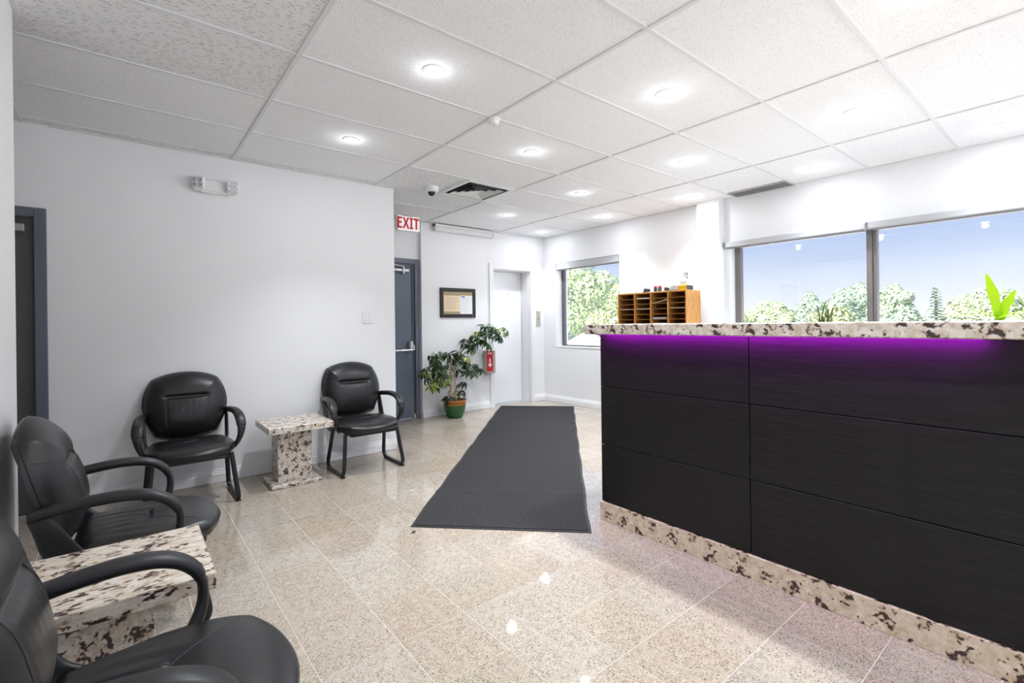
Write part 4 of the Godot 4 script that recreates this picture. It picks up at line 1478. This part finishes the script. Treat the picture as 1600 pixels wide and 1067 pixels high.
# ---------------------------------------------------------------- cabinet under the window and what stands on it
func build_back_cabinet() -> void:
	var xa := 4.74
	var o := thing("back_cabinet", "low pale storage cabinet under the wide window behind the counter", "cabinet")
	var st := new_st()
	bx(st, Vector3(xa + 0.02, 0.08, -3.98), Vector3(5.18, 0.985, 0.6))
	obj("body", st, M["cabinet white"], o)
	st = new_st()
	bx(st, Vector3(xa - 0.01, 0.985, -4.0), Vector3(5.182, 1.01, 0.62), 0.003)
	obj("top_board", st, M["cabinet white"], o)
	for k in 8:
		st = new_st()
		bx(st, Vector3(xa, 0.09, -3.97 + k * 0.57), Vector3(xa + 0.019, 0.98, -3.97 + k * 0.57 + 0.565), 0.002)
		var d := obj("door", st, M["cabinet white"], o)
		st = new_st()
		tube(st, [Vector3(xa - 0.012, 0.80, -3.97 + k * 0.57 + 0.50), Vector3(xa - 0.012, 0.92, -3.97 + k * 0.57 + 0.50)], 0.005)
		obj("handle", st, M["steel"], d)
	# mail sorter
	var x0 := 4.80
	var x1 := 5.10
	var zc := [-3.825, -3.573, -3.345, -3.115, -2.883]
	var yt := 1.604
	var yb := 1.0115
	var so := thing("mail_sorter", "honey oak mail sorter with four columns of narrow dark slots", "mail sorter")
	st = new_st()
	bx(st, Vector3(x0, yt - 0.016, zc[0]), Vector3(x1, yt, zc[4]), 0.002)
	obj("top", st, M["honey oak"], so)
	st = new_st()
	bx(st, Vector3(x0, yb, zc[0] + 0.013), Vector3(x1, yb + 0.016, zc[4] - 0.013))
	obj("bottom", st, M["honey oak"], so)
	st = new_st()
	bx(st, Vector3(x1 - 0.006, yb, zc[0] + 0.013), Vector3(x1, yt - 0.016, zc[4] - 0.013))
	obj("back_board", st, M["oak dark shelf"], so)
	for k in 5:
		st = new_st()
		var zz: float = zc[k]
		if k == 0: zz += 0.0065
		if k == 4: zz -= 0.0065
		bx(st, Vector3(x0, yb, zz - 0.0065), Vector3(x1 - (0.0 if k in [0, 4] else 0.006), yt - 0.016, zz + 0.0065), 0.001)
		obj("side" if k in [0, 4] else "divider", st, M["honey oak"], so)
	for k in 4:
		for j in range(1, 9):
			st = new_st()
			var y := yt - 0.016 - j * 0.0615
			bx(st, Vector3(x0 + 0.006, y - 0.003, zc[k] + 0.007), Vector3(x1 - 0.006, y + 0.003, zc[k + 1] - 0.007))
			obj("shelf", st, M["oak dark shelf"], so)
	# papers in slots: column, row from the top, thickness, kind
	var stuff := [[1, 1, 0.010, "white paper stack in the upper slot of the sorter's second column", 0], [2, 2, 0.004, "bent tan envelope slanting in the third column of the sorter", 1], [2, 5, 0.022, "thick grey paper bundle in the middle of the sorter's third column", 2], [2, 6, 0.016, "flat pale paper stack under the grey bundle in the third column", 3], [1, 6, 0.03, "rolled white paper in a low slot of the sorter's second column", 4], [0, 3, 0.003, "thin pale sheet in a slot of the sorter's first column", 5], [3, 3, 0.003, "thin pale sheet in a slot of the sorter's fourth column", 6], [1, 3, 0.004, "thin pale sheet in the sorter's second column, below the white stack", 7]]
	for s in stuff:
		var yb2: float = yt - 0.016 - s[1] * 0.0615 + 0.003
		var za: float = zc[s[0]] + 0.012
		var zb: float = zc[s[0] + 1] - 0.012
		if s[0] == 1 and s[1] == 6: yb2 -= 0.0615
		var it := thing("mail_paper", s[3], "paper", Vector3(x0 + 0.008, yb2, (za + zb) * 0.5), 0.0, "papers in the mail sorter")
		st = new_st()
		var w: float = (zb - za) * 0.5
		if s[4] == 1:
			st.set_smooth_group(0)
			for k in 10:
				var a0 := -w + 2 * w * k / 10.0
				var a1 := -w + 2 * w * (k + 1) / 10.0
				var h0 := 0.002 + 0.042 * pow((a0 + w) / (2 * w), 1.6)
				var h1 := 0.002 + 0.042 * pow((a1 + w) / (2 * w), 1.6)
				for off in [0.0, 0.004]:
					quad(st, Vector3(0, h0 + off, a0), Vector3(0.24, h0 + off, a0), Vector3(0.24, h1 + off, a1), Vector3(0, h1 + off, a1), Vector3(0, -1 if off == 0.0 else 1, 0))
				quad(st, Vector3(0, h0, a0), Vector3(0, h0 + 0.004, a0), Vector3(0, h1 + 0.004, a1), Vector3(0, h1, a1), Vector3(-1, 0, 0))
			obj("sheet", st, M["buff paper"], it)
		elif s[4] == 4:
			var pts := [Vector3(0.005, 0.024, -w), Vector3(0.005, 0.024, w)]
			sweep(st, [Vector3(0.03, 0.022, -w + 0.02), Vector3(0.03, 0.024, w)], [Vector2(0.022, 0.022)], 18, Vector3.UP)
			obj("roll", st, M["paper"], it)
			st = new_st()
			lathe(st, [Vector2(0.0, 0.0), Vector2(0.013, 0.0)], 14, Vector3.ZERO, false, Transform3D(Basis(Vector3.RIGHT, -PI / 2), Vector3(0.03, 0.022, -w + 0.0185)))
			obj("hollow", st, M["grey plastic"], it)
		else:
			var n := maxi(1, int(s[2] / 0.004))
			for k in n:
				box(st, Vector3(0.12, s[2] * (k + 0.5) / n, r_off(k, 3) * 0.006), Vector3(0.235 + r_off(k, 5) * 0.01, s[2] / n * 0.9, 2 * w - 0.02), 0.0)
			obj("sheets", st, M["paper" if s[4] in [0, 3, 5, 6, 7] else "silver louvre"], it)
	# small things on top
	var y := yt
	var fl := thing("paper_stack", "flat white paper pile at the left end on top of the sorter", "paper", Vector3(4.93, y, -3.70))
	st = new_st()
	for k in 5: box(st, Vector3(r_off(k, 2) * 0.01, 0.004 + k * 0.006, r_off(k, 7) * 0.012), Vector3(0.18, 0.0055, 0.13), 0.001)
	obj("sheets", st, M["paper"], fl)
	fl = thing("paper_stack", "grey topped paper pile beside the dark clip on the sorter", "paper", Vector3(4.92, y, -3.535))
	st = new_st()
	for k in 4: box(st, Vector3(r_off(k, 4) * 0.01, 0.004 + k * 0.008, r_off(k, 9) * 0.008), Vector3(0.2, 0.0075, 0.15), 0.001)
	obj("sheets", st, M["clear white"], fl)
	st = new_st()
	box(st, Vector3(-0.04, 0.036, 0.0), Vector3(0.06, 0.006, 0.13), 0.002)
	obj("grey_card", st, M["grey plastic"], fl)
	fl = thing("file_clip", "black upright clip standing at the second column on the sorter", "clip", Vector3(4.86, y, -3.432))
	st = new_st()
	box(st, Vector3(0, 0.022, 0), Vector3(0.12, 0.044, 0.008), 0.002)
	box(st, Vector3(0, 0.003, 0.01), Vector3(0.12, 0.006, 0.04), 0.002)
	obj("body", st, M["black plastic"], fl)
	var lab := ["rubber stamp with a red cap, left of the pair on the sorter", "rubber stamp with a red cap, right of the pair on the sorter"]
	for k in 2:
		fl = thing("rubber_stamp", lab[k], "stamp", Vector3(4.86, y, -3.312 + k * 0.058), 0.1 - 0.2 * k, "stamps on the sorter")
		st = new_st()
		box(st, Vector3(0, 0.026, 0), Vector3(0.035, 0.052, 0.034), 0.004)
		obj("body", st, M["dark grey card"], fl)
		st = new_st()
		box(st, Vector3(0, 0.060, 0), Vector3(0.032, 0.016, 0.030), 0.004)
		obj("cap", st, M["sign red"], fl)
	fl = thing("tape_dispenser", "small dark slanted dispenser right of the stamps on the sorter", "dispenser", Vector3(4.87, y, -3.175))
	st = new_st()
	box(st, Vector3(0, 0.024, 0), Vector3(0.05, 0.036, 0.045), 0.006, Transform3D(Basis(Vector3.RIGHT, 0.3), Vector3(0, 0.004, 0)))
	obj("body", st, M["dark grey card"], fl)
	st = new_st()
	box(st, Vector3(0, 0.012, -0.03), Vector3(0.06, 0.024, 0.03), 0.004)
	obj("foot", st, M["clear white"], fl)
	var lab2 := ["grey card holder tilted back, left of two on the sorter", "grey card holder tilted back, right of two beside the yellow box"]
	for k in 2:
		fl = thing("card_holder", lab2[k], "card holder", Vector3(4.86, y, -3.105 + k * 0.062), 0.0, "card holders on the sorter")
		st = new_st()
		box(st, Vector3(0, 0.030, 0), Vector3(0.008, 0.062, 0.055), 0.002, Transform3D(Basis(Vector3.BACK, -0.35), Vector3(0.012, 0.001, 0)))
		box(st, Vector3(0.012, 0.004, 0), Vector3(0.05, 0.008, 0.055), 0.002)
		obj("holder", st, M["dark grey card"], fl)
		st = new_st()
		box(st, Vector3(-0.007, 0.034, 0), Vector3(0.003, 0.050, 0.048), 0.0005, Transform3D(Basis(Vector3.BACK, -0.35), Vector3(0.012, 0.001, 0)))
		obj("card", st, M["grey plastic"], fl)
	fl = thing("yellow_box", "small yellow box under the clear dispenser at the sorter's right end", "box", Vector3(4.90, y, -2.905 - 0.06))
	st = new_st()
	box(st, Vector3(0, 0.026, 0.012), Vector3(0.14, 0.052, 0.11), 0.004)
	obj("carton", st, M["yellow box"], fl)
	st = new_st()
	box(st, Vector3(0, 0.026, 0.068), Vector3(0.13, 0.05, 0.004), 0.001)
	obj("dark_side", st, M["dark grey card"], fl)
	fl = thing("card_dispenser", "tall clear white holder standing on the yellow box", "holder", Vector3(4.90, y + 0.052, -2.945))
	st = new_st()
	box(st, Vector3(0, 0.028, -0.005), Vector3(0.09, 0.056, 0.085), 0.006)
	obj("base", st, M["clear white"], fl)
	st = new_st()
	box(st, Vector3(0.01, 0.108, 0.006), Vector3(0.05, 0.105, 0.064), 0.004)
	obj("upright", st, M["paper"], fl)
	for k in 2:
		st = new_st()
		box(st, Vector3(-0.016, 0.085 + k * 0.04, 0.026), Vector3(0.003, 0.012, 0.010), 0.001)
		obj("mark", st, M["dark grey card"], fl)
	# grassy pot plant
	var pl := thing("grass_plant", "spiky thin leaved plant before the left half of the wide window", "potted plant", Vector3(4.99, 1.01, -1.60))
	pot_small(pl, 0.085, 0.17)
	var r := RandomNumberGenerator.new()
	r.seed = 19
	var dirs := [[-0.30, 0.10, 0.23, 0.30], [-0.14, 0.0, 0.40, 0.36], [0.04, 0.0, 0.26, 0.20], [-0.02, 0.05, 0.22, 0.16]]
	for k in 34:
		var a := r.randf_range(0, TAU)
		var rad := r.randf_range(0.08, 0.30)
		var hh := r.randf_range(0.12, 0.27)
		if k == 0:
			a = -PI / 2 - 0.1; rad = 0.15; hh = 0.42
		if k == 1:
			a = -PI / 2 + 0.2; rad = 0.34; hh = 0.27
		blade(pl, Vector3(r.randf_range(-0.03, 0.03), 0.165, r.randf_range(-0.04, 0.04)), a, rad, hh, 0.011, "grass blade" if k > 1 else "grass blade", r.randf_range(0.4, 1.7) if k > 1 else 0.3)
	# bright broad leaved plant
	pl = thing("corn_plant", "bright yellow green broad leaved plant before the right half of the wide window", "potted plant", Vector3(4.99, 1.01, -0.48))
	pot_small(pl, 0.09, 0.17)
	var st2 := new_st()
	tube(st2, [Vector3(0, 0.15, 0), Vector3(0, 0.28, 0)], 0.014, 10)
	obj("stem", st2, M["bright leaf"], pl)
	blade(pl, Vector3(0, 0.22, 0.0), -PI / 2, 0.065, 0.35, 0.060, "bright leaf", 0.1)
	blade(pl, Vector3(0, 0.22, 0.01), PI / 2, 0.075, 0.22, 0.055, "bright leaf", 0.15)
	blade(pl, Vector3(0, 0.23, 0), -PI / 2 - 0.15, 0.30, 0.035, 0.045, "bright leaf", 1.6)
	blade(pl, Vector3(0, 0.23, 0), -PI / 2 + 0.35, 0.22, 0.06, 0.04, "bright leaf", 1.2)
	blade(pl, Vector3(0, 0.23, 0), PI / 2 - 0.2, 0.30, 0.075, 0.045, "bright leaf", 0.9)
	blade(pl, Vector3(0, 0.23, 0), PI / 2 + 0.7, 0.26, 0.05, 0.045, "bright leaf", 1.2)

func r_off(k: int, s: int) -> float:
	return sin(k * 12.9898 + s * 78.233)

func pot_small(o: Node3D, r: float, h: float) -> void:
	var st := new_st()
	lathe(st, [Vector2(0.0, 0.0), Vector2(r * 0.68, 0.0), Vector2(r * 0.92, h * 0.78), Vector2(r, h * 0.80), Vector2(r, h), Vector2(r * 0.9, h), Vector2(r * 0.88, h * 0.9)], 28, Vector3.ZERO, false)
	obj("pot", st, M["terracotta"], o)
	st = new_st()
	lathe(st, [Vector2(r * 0.9, h * 0.9), Vector2(0.0, h * 0.93)], 20)
	obj("soil", st, M["soil"], o)

# an arching strap leaf; a = direction round y (0 = +x, PI/2 = +z)
func blade(o: Node3D, from: Vector3, a: float, reach: float, rise: float, wd: float, m: String, sag: float) -> void:
	var st := new_st()
	st.set_smooth_group(0)
	var out := Vector3(cos(a), 0, sin(a))
	var sd := Vector3(-sin(a), 0, cos(a))
	if rise > reach * 2.0: sd = (sd + out * 0.0 ).normalized()
	var face := Vector3(0, 0, 1) if wd > 0.03 and rise > 0.2 else sd
	var prev := []
	var n := 10
	for k in n + 1:
		var t := float(k) / n
		var c := from + out * reach * pow(t, 1.25) + Vector3.UP * (rise * (t * (1.0 + sag) - sag * t * t * 1.0))
		var w := wd * 0.5 * pow(sin(PI * clampf(t * 0.88 + 0.12, 0.0, 1.0)), 0.6) * (1.0 + 0.10 * sin(t * 14.0))
		if k == n: w = wd * 0.04
		var row := [c - face * w + Vector3(-0.12 * w, 0.2 * w, 0), c, c + face * w + Vector3(-0.12 * w, 0.2 * w, 0)]
		if k:
			for j in 2: quad(st, prev[j], prev[j + 1], row[j + 1], row[j], Vector3(-0.5, 1, 0.2))
		prev = row
	obj("leaf", st, M[m], o)

# ---------------------------------------------------------------- outside
func crown_mesh(lobes: Array, count: int, size: float, r: RandomNumberGenerator) -> ArrayMesh:
	var v := PackedVector3Array()
	var nr := PackedVector3Array()
	var total := 0.0
	for l in lobes: total += l[1].x * l[1].x
	for l in lobes:
		var n := int(count * l[1].x * l[1].x / total)
		for k in n:
			var d := Vector3(r.randfn(), r.randfn(), r.randfn()).normalized()
			var p: Vector3 = l[0] + d * l[1] * r.randf_range(0.82, 1.08)
			var u := d.cross(Vector3(r.randfn(), r.randfn(), r.randfn())).normalized()
			var w := d.cross(u)
			var tilt := Vector3(r.randfn(), r.randfn(), r.randfn()) * 0.45
			u = (u + d * tilt.x).normalized() * size * r.randf_range(0.5, 1.2)
			w = (w + d * tilt.y).normalized() * size * r.randf_range(0.4, 0.9)
			var a := p - u
			var b := p + w * 0.6
			var c := p + u
			var e := p - w * 0.6
			v.append_array([a, b, c, a, c, e])
			var nn := (d + Vector3.UP * 0.2).normalized()
			for q in 6: nr.append(nn)
	var arr := []
	arr.resize(Mesh.ARRAY_MAX)
	arr[Mesh.ARRAY_VERTEX] = v
	arr[Mesh.ARRAY_NORMAL] = nr
	var m := ArrayMesh.new()
	m.add_surface_from_arrays(Mesh.PRIMITIVE_TRIANGLES, arr)
	return m

func tree(label: String, at: Vector3, height: float, width: float, tone: int, seed_: int, count: int, leaf: float, group := "") -> void:
	var r := RandomNumberGenerator.new()
	r.seed = seed_
	var o := thing("tree", label, "tree", at, 0.0, group)
	var st := new_st()
	tube(st, [Vector3(0, -0.2, 0), Vector3(0.05, height * 0.3, 0), Vector3(0, height * 0.6, 0.05)], width * 0.05, 9)
	obj("trunk", st, M["bark"], o)
	var lobes := []
	lobes.append([Vector3(0, height * 0.55, 0), Vector3(width * 0.42, height * 0.34, width * 0.42)])
	for k in 9:
		var a := TAU * k / 9.0 + r.randf_range(-0.3, 0.3)
		var h := r.randf_range(0.32, 0.84)
		var rr := width * (0.40 - 0.28 * absf(h - 0.45))
		var s := width * r.randf_range(0.16, 0.26)
		lobes.append([Vector3(cos(a) * rr, height * h, sin(a) * rr), Vector3(s, s * 0.85, s)])
	lobes.append([Vector3(r.randf_range(-0.1, 0.1) * width, height * 0.86, 0), Vector3(width * 0.2, height * 0.13, width * 0.2)])
	put("crown", crown_mesh(lobes, count, leaf, r), M["outdoor foliage %d" % tone], o)

func conifer(label: String, at: Vector3, height: float, width: float) -> void:
	var r := RandomNumberGenerator.new()
	r.seed = 3
	var o := thing("conifer", label, "tree", at)
	var st := new_st()
	tube(st, [Vector3.ZERO, Vector3(0, height * 0.5, 0), Vector3(0, height * 0.97, 0)], 0.10, 8)
	obj("trunk", st, M["bark"], o)
	st = new_st()
	st.set_smooth_group(-1)
	for k in 30:
		var t := float(k) / 29.0
		var y := height * (0.12 + 0.86 * t)
		var rad := width * 0.5 * pow(1.0 - t, 0.85) * r.randf_range(0.75, 1.15) + 0.08
		for q in 9:
			var a := TAU * q / 9.0 + r.randf() * 0.6
			var d := Vector3(cos(a), 0, sin(a))
			var sd := Vector3(-d.z, 0, d.x)
			var rr := rad * r.randf_range(0.7, 1.1)
			for m in 5:
				var f0 := rr * m / 5.0
				var f1 := rr * (m + 1.5) / 5.0
				var w := 0.26 + 0.14 * (1.0 - m / 5.0)
				var dy := -0.10 * rr * (m / 5.0) + r.randf_range(-0.05, 0.05)
				quad(st, Vector3(0, y + dy, 0) + d * f0 - sd * w * 0.4, Vector3(0, y + dy - 0.10, 0) + d * (f0 + f1) * 0.5 - sd * w, Vector3(0, y + dy - 0.03, 0) + d * f1, Vector3(0, y + dy - 0.10, 0) + d * (f0 + f1) * 0.5 + sd * w, Vector3.UP)
	obj("boughs", st, M["conifer needles"], o)

func house(label: String, at: Vector3, turn: float, size: Vector3, rise: float) -> void:
	var o := thing("house", label, "house", at, turn)
	var st := new_st()
	bx(st, Vector3(-size.x / 2, 0, -size.z / 2), Vector3(size.x / 2, size.y, size.z / 2))
	obj("wall", st, M["house siding"], o)
	st = new_st()
	st.set_smooth_group(-1)
	var hx := size.x / 2 + 0.35
	var hz := size.z / 2 + 0.35
	var y0 := size.y - 0.1
	var y1 := size.y + rise
	for s in [-1.0, 1.0]:
		quad(st, Vector3(-hx, y0, s * hz), Vector3(hx, y0, s * hz), Vector3(hx, y1, 0), Vector3(-hx, y1, 0), Vector3(0, 1, s * 0.5))
		tri(st, Vector3(s * hx, y0, -hz), Vector3(s * hx, y0, hz), Vector3(s * hx, y1, 0), Vector3(s, 0, 0))
	quad(st, Vector3(-hx, y0, -hz), Vector3(hx, y0, -hz), Vector3(hx, y0, hz), Vector3(-hx, y0, hz), Vector3.DOWN)
	obj("roof", st, M["pale shingle"], o)
	# a second gable running out to the front
	st = new_st()
	bx(st, Vector3(0.4, 0, size.z / 2 - 0.1), Vector3(size.x / 2 - 0.3, size.y - 0.1, size.z / 2 + 1.6))
	obj("front_wing", st, M["house siding"], o)
	st = new_st()
	st.set_smooth_group(-1)
	var cx := (0.4 + size.x / 2 - 0.3) * 0.5
	var hw := (size.x / 2 - 0.7) * 0.5 + 0.3
	var za := 0.0
	var zb := size.z / 2 + 1.9
	var yr := size.y + rise * 0.82
	for s in [-1.0, 1.0]:
		quad(st, Vector3(cx + s * hw, y0 - 0.05, za), Vector3(cx + s * hw, y0 - 0.05, zb), Vector3(cx, yr, zb), Vector3(cx, yr, za), Vector3(s, 1, 0))
	tri(st, Vector3(cx - hw, y0 - 0.05, zb), Vector3(cx + hw, y0 - 0.05, zb), Vector3(cx, yr, zb), Vector3.BACK)
	obj("roof", st, M["pale shingle"], o)
	for s in [-1.0, 1.0]:
		st = new_st()
		box(st, Vector3(s * size.x * 0.25, size.y * 0.55, size.z / 2), Vector3(0.9, 1.1, 0.06), 0.01)
		obj("window", st, M["house pane"], o)

func build_outside() -> void:
	var gy := -4.2
	var st := new_st()
	bx(st, Vector3(-90, gy - 0.5, -150), Vector3(160, gy, 120))
	struct("ground", st, M["lawn"], "pale paved ground far below outside the windows", "ground")
	st = new_st()
	bx(st, Vector3(-2.4, gy, -6.3), Vector3(5.56, -0.16, 4.15))
	struct("wall_storey_below", st, M["exterior wall"], "outer walls of the storey below the lobby, unseen from inside", "wall")
	var list := [
		[23.0, -21.40, 5.50, 7.00, 0, 14000, 0.16, "large pale green tree filling the small window's centre"],
		[31.0, -31.90, 6.20, 8.00, 1, 8000, 0.22, "pale tree behind the large one at the small window's left edge"],
		[20.3, -15.90, 3.40, 3.40, 3, 7000, 0.13, "yellowish leafy tree at the small window's right edge"],
		[17.0, -17.60, 1.90, 2.20, 2, 3500, 0.15, "low bluish green tree under the large one in the small window"],
		[46.0, -22.90, 2.80, 3.80, 3, 5720, 0.22, "yellow green low tree at the wide window's far left"],
		[64.0, -33.60, 3.86, 5.12, 1, 5720, 0.30, "grey green tree against the wide window's left frame"],
		[78.0, -33.15, 4.44, 7.80, 0, 5720, 0.30, "light green round tree, second from the wide window's left frame"],
		[50.0, -20.10, 3.10, 3.40, 0, 5720, 0.22, "bright green low tree left of the spiky plant"],
		[60.0, -20.80, 4.50, 3.68, 2, 5720, 0.26, "dark bluish round tree behind the spiky plant"],
		[72.0, -21.12, 5.39, 5.76, 2, 5720, 0.29, "bluish green tree just right of the spiky plant"],
		[45.5, -13.60, 2.40, 4.40, 3, 5280, 0.24, "yellow green low tree left of the window post"],
		[88.0, -23.47, 7.04, 7.27, 1, 5720, 0.33, "tall tree directly behind the window post"],
		[60.0, -13.20, 4.85, 4.16, 1, 5720, 0.28, "tall green tree just right of the window post"],
		[49.5, -10.00, 2.40, 3.60, 2, 5280, 0.22, "bluish low tree before the pointed conifer"],
		[74.0, -10.11, 3.90, 5.53, 3, 5280, 0.29, "pale yellow green tree right of the pointed conifer"],
		[90.0, -10.05, 5.38, 6.00, 1, 5280, 0.33, "grey green tree left of the bright plant's tall leaf"],
		[46.0, -5.00, 2.70, 4.00, 0, 5280, 0.22, "bright green low tree behind the bright leaved plant"],
		[62.0, -5.37, 3.83, 3.64, 0, 5280, 0.28, "green tree right behind the tall bright leaf"],
		[77.0, -2.57, 4.27, 7.19, 3, 5280, 0.33, "yellow green tree at the right frame edge"],
		[49.0, -0.30, 2.60, 4.20, 1, 4400, 0.26, "low green tree beyond the right frame edge"]]
	var sd := 200
	for t in list:
		sd += 1
		var wdt: float = t[3]
		tree(t[7], Vector3(t[0], gy, t[1]), t[2] - gy, wdt, t[4], sd, t[5], t[6])
	conifer("pointed conifer standing out above the distant trees", Vector3(55.0, gy, -9.15), 8.3, 4.2)
	house("pale roofed house with two gables low below the small window", Vector3(11.6, gy, -10.6), 0.70, Vector3(6.0, 3.9, 4.0), 1.25)
	var ch := thing("vent_stack", "slim white stack among the distant trees right of the window post", "stack", Vector3(52.0, gy, -11.2))
	st = new_st()
	lathe(st, [Vector2(0.32, 0.0), Vector2(0.28, 4.9), Vector2(0.34, 4.95), Vector2(0.34, 5.15), Vector2(0.0, 5.2)], 14)
	obj("pipe", st, M["house siding"], ch)
